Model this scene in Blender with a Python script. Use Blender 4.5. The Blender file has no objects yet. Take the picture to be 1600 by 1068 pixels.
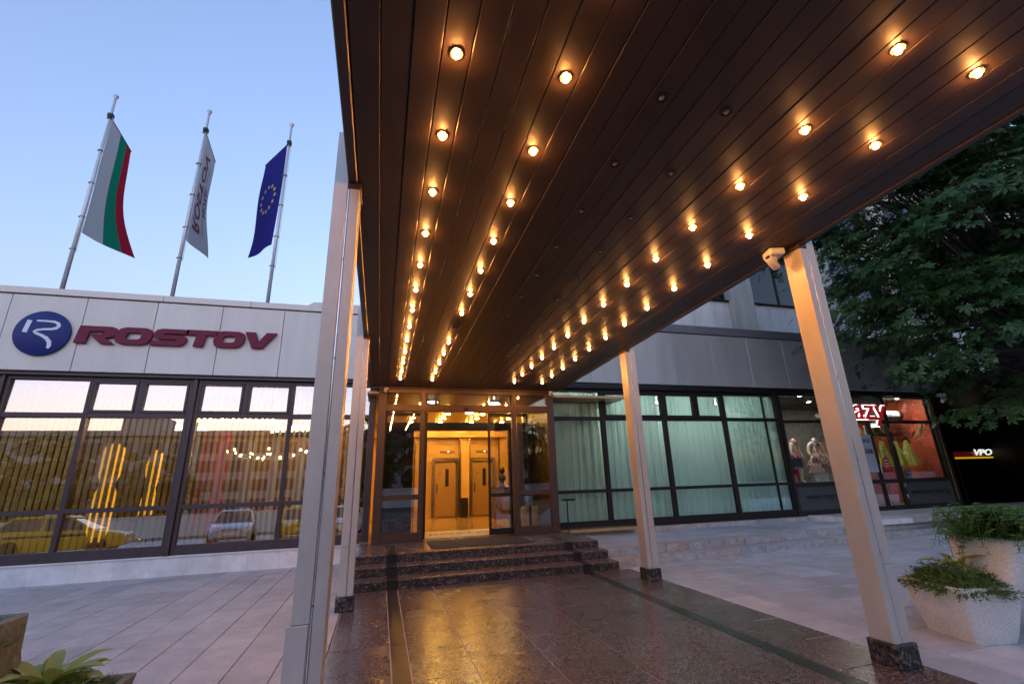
import bpy, bmesh, math, random
from mathutils import Vector, Matrix
random.seed(7)
R_ = math.radians
sc = bpy.context.scene
C = sc.collection

# ---------------------------------------------------------------- camera
def _n(v): v = Vector(v); v.normalize(); return v
up_c = _n((727-800, -1778-534, 711))
u_ = 594-800; v_ = -(up_c[0]*u_+up_c[2]*711)/up_c[1]
Y_c = _n((u_, v_, 711)); X_c = Y_c.cross(up_c)
if X_c[0] < 0: X_c = -X_c
HCAM = 1.6
right = Vector((X_c[0], Y_c[0], up_c[0])); down = Vector((X_c[1], Y_c[1], up_c[1])); fwd = Vector((X_c[2], Y_c[2], up_c[2]))
cd = bpy.data.cameras.new('camera'); cam = bpy.data.objects.new('camera', cd); C.objects.link(cam)
m = Matrix.Identity(4)
for i in range(3):
    m[i][0] = right[i]; m[i][1] = -down[i]; m[i][2] = -fwd[i]
m[2][3] = HCAM
cam.matrix_world = m
cd.sensor_fit = 'HORIZONTAL'; cd.sensor_width = 36; cd.lens = 711/1600*36; cd.clip_start = .05; cd.clip_end = 3000
sc.camera = cam

# ---------------------------------------------------------------- world, sun, exposure
w = bpy.data.worlds.new('World'); sc.world = w; w.use_nodes = True
nt = w.node_tree; nt.nodes.clear()
sky = nt.nodes.new('ShaderNodeTexSky'); sky.sky_type = 'NISHITA'; sky.sun_disc = False
SUN_EL, SUN_AZ = -1.0, 200.0       # low sun behind the camera, azimuth clockwise from +Y
sky.sun_elevation = R_(SUN_EL); sky.sun_rotation = R_(SUN_AZ); sky.altitude = 100; sky.air_density = 1.0; sky.dust_density = 5.0; sky.ozone_density = 1.6
bg = nt.nodes.new('ShaderNodeBackground'); bg.inputs[1].default_value = .15
wo = nt.nodes.new('ShaderNodeOutputWorld')
tn = nt.nodes.new('ShaderNodeMix'); tn.data_type = 'RGBA'; tn.blend_type = 'MULTIPLY'; tn.inputs[0].default_value = 1; tn.inputs[7].default_value = (1.04, .95, 1.0, 1)   # white balance
nt.links.new(sky.outputs[0], tn.inputs[6]); nt.links.new(tn.outputs[2], bg.inputs[0]); nt.links.new(bg.outputs[0], wo.inputs[0])
sl = bpy.data.lights.new('sun', 'SUN'); sl.energy = .01; sl.angle = R_(14); sl.color = (1, .82, .7)
so = bpy.data.objects.new('sun', sl); C.objects.link(so)
_d = Vector((math.sin(R_(SUN_AZ))*math.cos(R_(2)), math.cos(R_(SUN_AZ))*math.cos(R_(2)), math.sin(R_(2))))
so.rotation_euler = _d.to_track_quat('Z', 'Y').to_euler(); so.location = _d*60
vs = sc.view_settings; vs.view_transform = 'Standard'; vs.look = 'None'; vs.gamma = 1; vs.use_curve_mapping = False; vs.exposure = 5.0
cy = sc.cycles
cy.max_bounces = 7; cy.diffuse_bounces = 3; cy.glossy_bounces = 4; cy.transmission_bounces = 4; cy.transparent_max_bounces = 16
cy.caustics_reflective = False; cy.caustics_refractive = False; cy.sample_clamp_indirect = 3.0; cy.blur_glossy = .5
cy.use_denoising = True
try: cy.denoiser = 'OPENIMAGEDENOISE'
except Exception: pass

# ---------------------------------------------------------------- helpers: mesh builder
class MB:
    def __init__(s): s.v = []; s.f = []
    def add(s, vs, fs):
        b = len(s.v); s.v += [tuple(p) for p in vs]; s.f += [tuple(b+i for i in f) for f in fs]; return s
    def box(s, x0, x1, y0, y1, z0, z1):
        return s.add([(x, y, z) for z in (z0, z1) for y in (y0, y1) for x in (x0, x1)],
                     [(0,2,3,1), (4,5,7,6), (0,1,5,4), (2,6,7,3), (0,4,6,2), (1,3,7,5)])
    def cbox(s, x0, x1, y0, y1, z0, z1, c=.006):
        V = []; idx = {}
        lo = (x0, y0, z0); hi = (x1, y1, z1)
        for sx in (0, 1):
            for sy in (0, 1):
                for sz in (0, 1):
                    S = (sx, sy, sz)
                    for a in range(3):
                        p = [(lo[k]+(0 if k == a else c)) if S[k] == 0 else (hi[k]-(0 if k == a else c)) for k in range(3)]
                        idx[(S, a)] = len(V); V.append(p)
        F = []
        for a in range(3):
            b, d = (a+1) % 3, (a+2) % 3
            for q in (0, 1):
                ring = []
                for (i, j) in ((0,0), (1,0), (1,1), (0,1)):
                    S = [0,0,0]; S[a] = q; S[b] = i; S[d] = j; ring.append(idx[(tuple(S), a)])
                F.append(tuple(ring if q else ring[::-1]))
            for i in (0, 1):
                for j in (0, 1):
                    S0 = [0,0,0]; S0[b] = i; S0[d] = j; S1 = list(S0); S1[a] = 1
                    S0 = tuple(S0); S1 = tuple(S1)
                    F.append((idx[(S0, b)], idx[(S1, b)], idx[(S1, d)], idx[(S0, d)]))
        for sx in (0, 1):
            for sy in (0, 1):
                for sz in (0, 1): F.append(tuple(idx[((sx, sy, sz), a)] for a in range(3)))
        return s.add(V, F)
    def ext(s, pts, vec):
        n = len(pts); q = [tuple(p[i]+vec[i] for i in range(3)) for p in pts]
        return s.add(list(pts)+q, [tuple(range(n))[::-1], tuple(range(n, 2*n))]+[(i, (i+1) % n, n+(i+1) % n, n+i) for i in range(n)])
    def loft(s, rings, caps=True, closed=True):
        n = len(rings[0]); V = [p for r in rings for p in r]; F = []
        for k in range(len(rings)-1):
            for i in range(n if closed else n-1):
                j = (i+1) % n; F.append((k*n+i, k*n+j, (k+1)*n+j, (k+1)*n+i))
        if caps: F.append(tuple(range(n))[::-1]); F.append(tuple(range(len(V)-n, len(V))))
        return s.add(V, F)
    def path(s, pts, rad, n=8, caps=True):
        pts = [Vector(p) for p in pts]; rings = []
        if not isinstance(rad, (list, tuple)): rad = [rad]*len(pts)
        ref = Vector((0, 0, 1))
        d0 = (pts[-1]-pts[0])
        if abs(d0.normalized().z) > .9: ref = Vector((1, 0, 0))
        for i, p in enumerate(pts):
            d = (pts[min(i+1, len(pts)-1)]-pts[max(i-1, 0)]).normalized()
            a = d.cross(ref).normalized(); b = d.cross(a)
            rings.append([tuple(p+(a*math.cos(t)+b*math.sin(t))*rad[i]) for t in (2*math.pi*k/n for k in range(n))])
        return s.loft(rings, caps)
    def lathe(s, prof, n=16, o=(0, 0, 0), ax='z', caps=True):
        rings = []
        for r, z in prof:
            ring = []
            for k in range(n):
                t = 2*math.pi*k/n; a, b = r*math.cos(t), r*math.sin(t)
                p = (a, b, z) if ax == 'z' else ((a, -z, b) if ax == 'y' else (z, a, b))
                ring.append((p[0]+o[0], p[1]+o[1], p[2]+o[2]))
            rings.append(ring)
        return s.loft(rings, caps)
    def grid(s, nu, nv, fn):
        V = [tuple(fn(i/nu, j/nv)) for j in range(nv+1) for i in range(nu+1)]
        return s.add(V, [(j*(nu+1)+i, j*(nu+1)+i+1, (j+1)*(nu+1)+i+1, (j+1)*(nu+1)+i) for j in range(nv) for i in range(nu)])
    def ball(s, c, r, nu=10, nv=6, sq=(1, 1, 1)):
        prof = [(max(1e-4, r*math.sin(math.pi*k/nv)), -r*math.cos(math.pi*k/nv)) for k in range(nv+1)]
        b = len(s.v); s.lathe(prof, nu, (0, 0, 0))
        for i in range(b, len(s.v)):
            p = s.v[i]; s.v[i] = (p[0]*sq[0]+c[0], p[1]*sq[1]+c[1], p[2]*sq[2]+c[2])
        return s
    def stroke(s, pts, wd, y, th):          # ribbon in the xz plane, facing -y
        n = len(pts); L = []; Rr = []
        for i, p in enumerate(pts):
            a = pts[max(i-1, 0)]; b = pts[min(i+1, n-1)]
            d = Vector((b[0]-a[0], b[1]-a[1])).normalized(); nn = Vector((-d.y, d.x)); ww = wd[i] if isinstance(wd, (list, tuple)) else wd
            L.append((p[0]+nn.x*ww/2, p[1]+nn.y*ww/2)); Rr.append((p[0]-nn.x*ww/2, p[1]-nn.y*ww/2))
        for i in range(n-1):
            q = [L[i], L[i+1], Rr[i+1], Rr[i]]
            s.ext([(a, y, b) for a, b in q], (0, th, 0))
        return s
    def map(s, fn): s.v = [tuple(fn(*p)) for p in s.v]; return s
    def mesh(s, name, mat=None, smooth=False):
        me = bpy.data.meshes.new(name); me.from_pydata(s.v, [], s.f)
        bm = bmesh.new(); bm.from_mesh(me); bmesh.ops.recalc_face_normals(bm, faces=bm.faces); bm.to_mesh(me); bm.free()
        if smooth is not False:
            me.polygons.foreach_set('use_smooth', [True]*len(me.polygons))
            if smooth is not True:
                try: me.set_sharp_from_angle(angle=R_(smooth))
                except Exception: pass
        if mat: me.materials.append(mat)
        me.update(); return me

WM = {}     # world matrices of parents (no depsgraph needed)
def link(o, parent=None, world=True):
    C.objects.link(o)
    mw = Matrix.LocRotScale(o.location, o.rotation_euler, o.scale)
    if parent is not None:
        o.parent = parent
        if world: o.matrix_parent_inverse = WM[parent.name].inverted()
        else: mw = WM[parent.name] @ mw
    WM[o.name] = mw
    return o
def tag(o, label=None, cat=None, group=None, kind=None):
    for k, v in (('label', label), ('category', cat), ('group', group), ('kind', kind)):
        if v: o[k] = v
    return o
def thing(name, label, cat, loc=(0, 0, 0), rz=0, group=None):
    o = bpy.data.objects.new(name, None); o.empty_display_size = .1; o.location = loc; o.rotation_euler = (0, 0, rz)
    link(o); return tag(o, label, cat, group)
def part(name, mb, mat, parent=None, smooth=False, loc=(0, 0, 0), rot=(0, 0, 0), world=True, kind=None, label=None):
    me = mb if isinstance(mb, bpy.types.Mesh) else mb.mesh(name, mat, smooth)
    o = bpy.data.objects.new(name, me); o.location = loc; o.rotation_euler = rot
    link(o, parent, world)
    if kind: o['kind'] = kind
    if label: o['label'] = label
    return o
def single(name, mb, mat, label, cat, group=None, smooth=False, loc=(0, 0, 0), rot=(0, 0, 0)):
    return tag(part(name, mb, mat, None, smooth, loc, rot), label, cat, group)
def struct(name, mb, mat, **k):
    return part(name, mb, mat, kind='structure', **k)
def text_mb(body, size, extrude=.01, offset=0, shear=0, sx=1, align='CENTER'):
    cu = bpy.data.curves.new('text', 'FONT'); cu.body = body; cu.size = size; cu.extrude = extrude; cu.offset = offset; cu.shear = shear
    cu.align_x = align; cu.align_y = 'CENTER'; cu.resolution_u = 3
    return curve_mb(cu, sx)
def curve_mb(cu, sx=1):
    o = bpy.data.objects.new('tmp', cu); C.objects.link(o)
    dg = bpy.context.evaluated_depsgraph_get(); dg.update()
    me = bpy.data.meshes.new_from_object(o.evaluated_get(dg))
    mb = MB(); mb.v = [(p.co.x*sx, -p.co.z, p.co.y) for p in me.vertices]; mb.f = [tuple(p.vertices) for p in me.polygons]
    bpy.data.objects.remove(o); bpy.data.curves.remove(cu); bpy.data.meshes.remove(me)
    return mb                                # lies in xz, front faces -y
def poly_mb(loops, extrude, bevel=0):
    cu = bpy.data.curves.new('glyph', 'CURVE'); cu.dimensions = '2D'; cu.fill_mode = 'BOTH'; cu.extrude = extrude; cu.bevel_depth = bevel
    for lp in loops:
        sp = cu.splines.new('POLY'); sp.points.add(len(lp)-1); sp.use_cyclic_u = True
        for q, p in zip(sp.points, lp): q.co = (p[0], p[1], 0, 1)
    return curve_mb(cu)

# ---------------------------------------------------------------- helpers: materials
MATS = {}
LS = .20          # lamp level against the dusk exposure
def nodes(name):
    mt = bpy.data.materials.new(name); mt.use_nodes = True; MATS[name] = mt
    t = mt.node_tree; return mt, t, t.nodes, t.links, t.nodes['Principled BSDF']
def pm(name, col, rough=.5, metal=0, var=.12, vsc=4.0, bump=0, bsc=60, rnd=0, island=0, streak=0, spec=.5, hue=None, stain=0, spots=0, grain=.03):
    mt, t, N, L, b = nodes(name)
    b.inputs['Roughness'].default_value = rough; b.inputs['Metallic'].default_value = metal; b.inputs['Specular IOR Level'].default_value = spec
    geo = N.new('ShaderNodeNewGeometry')
    nz = N.new('ShaderNodeTexNoise'); nz.inputs['Scale'].default_value = vsc; nz.inputs['Detail'].default_value = 6; nz.inputs['Roughness'].default_value = .65
    L.new(geo.outputs['Position'], nz.inputs['Vector'])
    if streak:
        mp = N.new('ShaderNodeMapping'); mp.inputs['Scale'].default_value = (1, 1, streak); L.new(geo.outputs['Position'], mp.inputs['Vector']); L.new(mp.outputs[0], nz.inputs['Vector'])
    mr = N.new('ShaderNodeMapRange'); mr.inputs[1].default_value = .3; mr.inputs[2].default_value = .7; mr.inputs[3].default_value = 1-var; mr.inputs[4].default_value = 1+var
    L.new(nz.outputs[0], mr.inputs[0]); val = mr.outputs[0]
    for src, amt in ((('ObjectInfo', rnd)), (('Island', island))):
        if amt:
            if src == 'ObjectInfo': s_ = N.new('ShaderNodeObjectInfo').outputs['Random']
            else: s_ = geo.outputs['Random Per Island']
            m2 = N.new('ShaderNodeMapRange'); m2.inputs[3].default_value = 1-amt; m2.inputs[4].default_value = 1+amt; L.new(s_, m2.inputs[0])
            mu = N.new('ShaderNodeMath'); mu.operation = 'MULTIPLY'; L.new(val, mu.inputs[0]); L.new(m2.outputs[0], mu.inputs[1]); val = mu.outputs[0]
    def times(v0, v1):
        mu = N.new('ShaderNodeMath'); mu.operation = 'MULTIPLY'; L.new(v0, mu.inputs[0]); L.new(v1, mu.inputs[1]); return mu.outputs[0]
    if stain:
        nf_ = N.new('ShaderNodeTexNoise'); nf_.inputs['Scale'].default_value = 38; nf_.inputs['Detail'].default_value = 5; nf_.inputs['Roughness'].default_value = .75; L.new(geo.outputs['Position'], nf_.inputs['Vector'])
        mf_ = N.new('ShaderNodeMapRange'); mf_.inputs[1].default_value = .3; mf_.inputs[2].default_value = .7; mf_.inputs[3].default_value = 1-grain; mf_.inputs[4].default_value = 1+grain; L.new(nf_.outputs[0], mf_.inputs[0]); val = times(val, mf_.outputs[0])
        ns = N.new('ShaderNodeTexNoise'); ns.inputs['Scale'].default_value = .55; ns.inputs['Detail'].default_value = 8; ns.inputs['Roughness'].default_value = .7; L.new(geo.outputs['Position'], ns.inputs['Vector'])
        ms_ = N.new('ShaderNodeMapRange'); ms_.inputs[1].default_value = .48; ms_.inputs[2].default_value = .68; ms_.inputs[3].default_value = 1; ms_.inputs[4].default_value = 1-stain; L.new(ns.outputs[0], ms_.inputs[0]); val = times(val, ms_.outputs[0])
    if spots:
        for sc_, rad_, lv in ((2.3, .055, 1-spots), (3.7, .035, 1-spots*.8), (1.9, .018, 1.9)):
            vo = N.new('ShaderNodeTexVoronoi'); vo.inputs['Scale'].default_value = sc_; L.new(geo.outputs['Position'], vo.inputs['Vector'])
            ms_ = N.new('ShaderNodeMapRange'); ms_.inputs[1].default_value = rad_*.7; ms_.inputs[2].default_value = rad_; ms_.inputs[3].default_value = lv; ms_.inputs[4].default_value = 1; L.new(vo.outputs['Distance'], ms_.inputs[0]); val = times(val, ms_.outputs[0])
    vm = N.new('ShaderNodeVectorMath'); vm.operation = 'SCALE'; vm.inputs[0].default_value = col
    if hue:
        mx = N.new('ShaderNodeMix'); mx.data_type = 'RGBA'; mx.inputs[6].default_value = (*col, 1); mx.inputs[7].default_value = (*hue, 1)
        s_ = geo.outputs['Random Per Island'] if island else (N.new('ShaderNodeObjectInfo').outputs['Random'] if rnd else nz.outputs[0])
        L.new(s_, mx.inputs[0]); L.new(mx.outputs[2], vm.inputs[0])
    L.new(val, vm.inputs['Scale']); L.new(vm.outputs[0], b.inputs['Base Color'])
    if rough > .12:
        r2 = N.new('ShaderNodeMapRange'); r2.inputs[3].default_value = max(.02, rough-.08); r2.inputs[4].default_value = min(1, rough+.08); L.new(nz.outputs[0], r2.inputs[0]); L.new(r2.outputs[0], b.inputs['Roughness'])
    if bump:
        n2 = N.new('ShaderNodeTexNoise'); n2.inputs['Scale'].default_value = bsc; n2.inputs['Detail'].default_value = 4; L.new(geo.outputs['Position'], n2.inputs['Vector'])
        bp = N.new('ShaderNodeBump'); bp.inputs['Strength'].default_value = bump; bp.inputs['Distance'].default_value = .01; L.new(n2.outputs[0], bp.inputs['Height']); L.new(bp.outputs[0], b.inputs['Normal'])
    return mt
def emit(name, col, st):
    mt, t, N, L, b = nodes(name)
    b.inputs['Base Color'].default_value = (*col, 1); b.inputs['Emission Color'].default_value = (*col, 1); b.inputs['Emission Strength'].default_value = st*LS
    return mt
def glass(name, tint, base=.06, rough=0.0, gain=1.0):
    mt, t, N, L, b = nodes(name); N.remove(b)
    tr = N.new('ShaderNodeBsdfTransparent'); tr.inputs[0].default_value = (*tint, 1)
    gl = N.new('ShaderNodeBsdfGlossy'); gl.inputs[0].default_value = (1, 1, 1, 1); gl.inputs['Roughness'].default_value = rough
    fr = N.new('ShaderNodeFresnel'); fr.inputs[0].default_value = 1.5
    ma = N.new('ShaderNodeMath'); ma.operation = 'MULTIPLY_ADD'; ma.inputs[1].default_value = gain; ma.inputs[2].default_value = base; ma.use_clamp = True
    L.new(fr.outputs[0], ma.inputs[0])
    mx = N.new('ShaderNodeMixShader'); L.new(ma.outputs[0], mx.inputs[0]); L.new(tr.outputs[0], mx.inputs[1]); L.new(gl.outputs[0], mx.inputs[2])
    L.new(mx.outputs[0], N['Material Output'].inputs[0]); return mt
def granite(name, cols, sc_=38, rough=.14, rnd=.15, bump=0):
    mt, t, N, L, b = nodes(name); geo = N.new('ShaderNodeNewGeometry')
    oi = N.new('ShaderNodeObjectInfo'); ad = N.new('ShaderNodeVectorMath'); L.new(geo.outputs['Position'], ad.inputs[0]); L.new(oi.outputs['Random'], ad.inputs[1])
    vo = N.new('ShaderNodeTexVoronoi'); vo.inputs['Scale'].default_value = sc_; L.new(ad.outputs[0], vo.inputs['Vector'])
    nz = N.new('ShaderNodeTexNoise'); nz.inputs['Scale'].default_value = sc_*.9; nz.inputs['Detail'].default_value = 5; L.new(ad.outputs[0], nz.inputs['Vector'])
    sp = N.new('ShaderNodeSeparateColor'); L.new(vo.outputs['Color'], sp.inputs[0])
    ma = N.new('ShaderNodeMath'); ma.operation = 'MULTIPLY_ADD'; ma.inputs[1].default_value = .55; L.new(sp.outputs[0], ma.inputs[0])
    mb_ = N.new('ShaderNodeMath'); mb_.operation = 'MULTIPLY'; mb_.inputs[1].default_value = .6; L.new(nz.outputs[0], mb_.inputs[0]); L.new(mb_.outputs[0], ma.inputs[2])
    cr = N.new('ShaderNodeValToRGB'); L.new(ma.outputs[0], cr.inputs[0])
    el = cr.color_ramp.elements
    while len(el) < len(cols): el.new(.5)
    for e, (p, c) in zip(el, cols): e.position = p; e.color = (*c, 1)
    m2 = N.new('ShaderNodeMapRange'); m2.inputs[3].default_value = 1-rnd; m2.inputs[4].default_value = 1+rnd; L.new(oi.outputs['Random'], m2.inputs[0])
    vm = N.new('ShaderNodeVectorMath'); vm.operation = 'SCALE'; L.new(cr.outputs[0], vm.inputs[0]); L.new(m2.outputs[0], vm.inputs['Scale'])
    L.new(vm.outputs[0], b.inputs['Base Color'])
    n3 = N.new('ShaderNodeTexNoise'); n3.inputs['Scale'].default_value = 1.7; n3.inputs['Detail'].default_value = 5; L.new(geo.outputs['Position'], n3.inputs['Vector'])
    r2 = N.new('ShaderNodeMapRange'); r2.inputs[1].default_value = .3; r2.inputs[2].default_value = .7; r2.inputs[3].default_value = rough*.88; r2.inputs[4].default_value = rough*1.2; L.new(n3.outputs[0], r2.inputs[0]); L.new(r2.outputs[0], b.inputs['Roughness'])
    if bump:
        bp = N.new('ShaderNodeBump'); bp.inputs['Strength'].default_value = bump; bp.inputs['Distance'].default_value = .01; L.new(vo.outputs['Distance'], bp.inputs['Height']); L.new(bp.outputs[0], b.inputs['Normal'])
    return mt
def cloth(name, col, trans=.45, var=.1):
    mt, t, N, L, b = nodes(name); N.remove(b)
    d = N.new('ShaderNodeBsdfDiffuse'); tl = N.new('ShaderNodeBsdfTranslucent'); d.inputs[0].default_value = (*col, 1); tl.inputs[0].default_value = (*col, 1)
    mx = N.new('ShaderNodeMixShader'); mx.inputs[0].default_value = trans; L.new(d.outputs[0], mx.inputs[1]); L.new(tl.outputs[0], mx.inputs[2]); L.new(mx.outputs[0], N['Material Output'].inputs[0])
    return mt
def leafmat(name, c1, c2, trans=.3, rough=.45):
    mt, t, N, L, b = nodes(name); geo = N.new('ShaderNodeNewGeometry')
    mx = N.new('ShaderNodeMix'); mx.data_type = 'RGBA'; mx.inputs[6].default_value = (*c1, 1); mx.inputs[7].default_value = (*c2, 1); L.new(geo.outputs['Random Per Island'], mx.inputs[0])
    L.new(mx.outputs[2], b.inputs['Base Color']); b.inputs['Roughness'].default_value = rough
    tl = N.new('ShaderNodeBsdfTranslucent'); L.new(mx.outputs[2], tl.inputs[0])
    ms = N.new('ShaderNodeMixShader'); ms.inputs[0].default_value = trans; L.new(b.outputs[0], ms.inputs[1]); L.new(tl.outputs[0], ms.inputs[2]); L.new(ms.outputs[0], N['Material Output'].inputs[0])
    return mt

m_slab = pm('paving slab', (.52, .475, .465), .6, 0, .16, 3.5, .3, 90, rnd=.12, stain=.28, spots=.4, grain=.16)
m_slabr = pm('paving slab right', (.48, .475, .495), .5, 0, .18, 2.6, .3, 90, rnd=.11, stain=.3, spots=.45, grain=.16)
m_joint = pm('joint grit', (.05, .045, .045), .9, 0, .3, 20)
m_ground = pm('asphalt ground', (.06, .06, .063), .85, 0, .25, .8, .3, 60)
m_gran = granite('polished brown granite', [(.18, (.006, .005, .005)), (.36, (.034, .022, .021)), (.56, (.085, .054, .050)), (.74, (.15, .105, .10)), (.95, (.30, .25, .245))], 88, .25, .16)
m_tread = granite('sheen-painted tread granite', [(.2, (.02, .014, .013)), (.45, (.07, .045, .042)), (.7, (.15, .105, .10)), (.95, (.3, .25, .24))], 62, .26, .1)  # lighter colour paints in the reflection of the polished treads
m_gran2 = granite('black granite inlay', [(.2, (.006, .006, .007)), (.5, (.014, .012, .013)), (.75, (.025, .021, .022)), (.95, (.06, .055, .055))], 70, .3, .08)
m_riser = granite('split brown granite', [(.2, (.006, .005, .005)), (.45, (.012, .009, .009)), (.62, (.04, .028, .025)), (.78, (.11, .08, .072)), (.95, (.24, .19, .18))], 36, .35, .1, .6)
m_kerb = pm('kerb stone', (.56, .55, .55), .6, 0, .32, 7, .6, 25, rnd=.38, hue=(.30, .245, .21))
m_marble = pm('pale marble', (.74, .73, .74), .35, 0, .16, 3.5, 0, rnd=.08, hue=(.76, .71, .68))
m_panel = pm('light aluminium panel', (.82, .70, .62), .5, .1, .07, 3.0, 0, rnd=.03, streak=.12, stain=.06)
m_panelr = pm('shaded aluminium panel', (.46, .41, .385), .42, .35, .12, 2.2, 0, rnd=.07, streak=.14)  # left wing panel darkened to paint in the tree's shade and reflection
m_seal = pm('joint sealant', (.5, .47, .45), .7)
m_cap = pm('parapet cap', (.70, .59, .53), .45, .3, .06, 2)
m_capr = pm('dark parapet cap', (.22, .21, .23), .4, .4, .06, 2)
m_bronze = pm('bronze frame', (.075, .052, .056), .42, .35, .12, 6)
m_brown = pm('shade-darkened brown frame', (.015, .010, .0095), .42, .1, .12, 6, spec=.3)  # darker than the bronze to paint in canopy and tree shade
m_vest = pm('vestibule brown frame', (.07, .042, .033), .4, .3, .12, 5)
m_black = pm('black metal', (.012, .011, .011), .4, .2)
m_plank = pm('soffit plank', (.060, .036, .025), .46, .25, .18, 3, .05, 40, rnd=.10, stain=.2)
m_rim = pm('canopy rim', (.075, .05, .05), .4, .4, .1, 3)
m_col = pm('column aluminium', (.56, .505, .46), .40, .35, .10, 5, streak=.2, stain=.10)
m_strip = pm('bright aluminium strip', (.75, .77, .82), .2, .9, .03)
m_steel = pm('brushed steel pole', (.68, .67, .70), .38, .3, .06, 8)
m_glassL = glass('reflective window glass', (.82, .84, .80), .27, 0, 1.4)
m_glassT = glass('transom glass', (.6, .62, .62), .34, 0, 1.2)
m_glassR = glass('green window glass', (.86, .955, .93), .0, 0, .4)
m_glassD = glass('door glass', (.93, .93, .92), .05, 0, 1.2)
m_glassS = glass('shop glass', (.95, .95, .95), .015, 0, .8)
m_frost = pm('frosted shop panel', (.055, .06, .07), .45)
m_white = pm('white plastic', (.72, .71, .70), .4, 0, .03)
m_maroon = pm('maroon letter', (.20, .016, .045), .5, 0, .06, spec=.25)
m_blue = pm('blue disc', (.018, .028, .16), .45, 0, .05, spec=.3)
m_emb = pm('white emblem', (.78, .78, .84), .4, 0, .02)
m_bulb = emit('warm bulb', (1, .40, .10), 106)
m_dead = pm('dead bulb glass', (.25, .22, .2), .1, 0, .02)
m_sock = pm('lamp ring', (.30, .24, .2), .25, .9, .05)
m_conc = pm('exposed aggregate concrete', (.74, .71, .67), .9, 0, .20, 60, 1.0, 90, stain=.3, grain=.09)
m_soil = pm('soil', (.025, .018, .013), .95, 0, .3, 30, .8, 60)
m_bark = pm('bark', (.045, .033, .027), .9, 0, .35, 9, .9, 18)

# ================================================================ SETTING
g = struct('ground', MB().add([(-400, -400, -.06), (400, -400, -.06), (400, 400, -.06), (-400, 400, -.06)], [(0, 1, 2, 3)]), m_ground)
# left plaza
pl = struct('plaza_left', MB().box(-16, -.43, -9, 11.62, -.055, -.02), m_joint)
sm = MB().cbox(-.2065, .2065, -.497, .497, -.018, 0, .004).mesh('slab', m_slab)
for i in range(23):
    for j in range(11):
        x = -.645-i*.4215; y = 1.45+j*1.0
        if y > 11.2: continue
        o = part('slab', sm, None, pl, loc=(x, y, random.uniform(-.002, .002)))
part('slab', MB().box(-16, -10.2, -9, 11.6, -.018, -.002), m_slab, pl); part('slab', MB().box(-10.19, -.435, -9, .94, -.018, -.002), m_slab, pl)
sm3 = MB().cbox(-.2065, .2065, -.331, .331, -.018, 0, .004).mesh('slab', m_slab)
for i in range(23): part('slab', sm3, None, pl, loc=(-.645-i*.4215, 11.284, random.uniform(-.002, .002)))
# right plaza
pr = struct('plaza_right', MB().box(4.56, 34, -9, 12, -.055, -.02), m_joint)
sm2 = MB().cbox(-.394, .394, -.294, .294, -.018, 0, .004).mesh('slab', m_slabr)
for i in range(16):
    for j in range(15):
        x = 4.98+i*.8-.8*.5+.02; y = .85+j*.6
        if y > 9.6: continue
        part('slab', sm2, None, pr, loc=(x+.0, y, random.uniform(-.003, .002)))
part('slab', MB().box(17.42, 34, -9, 12, -.018, -.002), m_slabr, pr); part('slab', MB().box(4.57, 17.41, -9, .54, -.018, -.002), m_slabr, pr)
part('slab', MB().box(4.57, 17.41, 9.56, 12, -.018, -.002), m_slabr, pr)
# granite walk under the canopy
gf = struct('granite_walk', MB().box(-.425, 4.555, -9, 8.45, -.055, -.004), pm('pale grout', (.48, .42, .40), .8))
def gtile(x0, x1, y0, y1, mat): return part('tile', MB().cbox(x0+.0055, x1-.0055, y0+.0055, y1-.0055, -.015, .002, .0012), mat, gf)
cols_x = [(-.42, .18), (.35, .915), (.915, 1.605), (1.605, 2.295), (2.295, 2.985), (2.985, 3.615), (3.785, 4.55)]
for ci, (a, b) in enumerate(cols_x):
    y = 8.43 - (.35 if ci % 2 else 0)
    if ci % 2: gtile(a, b, y, 8.43, m_gran)
    while y > -2:
        gtile(a, b, y-.69, y, m_gran); y -= .69
for a, b in ((.18, .35), (3.615, 3.785)):
    y = 8.43
    while y > -2: gtile(a, b, y-1.38, y, m_gran2); y -= 1.38
part('tile', MB().box(-.42, 4.55, -9, -2.8, -.015, 0), m_gran, gf)
# entrance steps
st = struct('entrance_steps', MB().box(-.34, 4.34, 8.46, 11.2, -.05, .118).box(-.34, 4.34, 8.88, 11.2, .118, .258).box(-.34, 4.34, 9.3, 11.2, .258, .388), m_riser)
for k in range(3):
    y0 = 8.43+k*.42; z1 = .14*(k+1); z0 = .14*k
    xs = [-.36, .18, .35, 1.5, 2.6, 3.62, 3.785, 4.355]
    for q in range(len(xs)-1):
        a, b = xs[q]+.0015, xs[q+1]-.0015
        inlay = q in (1, 5)
        part('riser', MB().cbox(a, b, y0+.012, y0+.045, z0+.001, z1-.031, .003), m_gran2 if inlay else m_riser, st)
        part('tread', MB().cbox(a, b, y0, (y0+.425) if k < 2 else 10.6, z1-.03, z1, .006), m_gran2 if inlay else m_tread, st)
part('tread', MB().cbox(-.36, 4.355, 10.603, 11.3, .39, .42, .004), m_tread, st)
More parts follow.
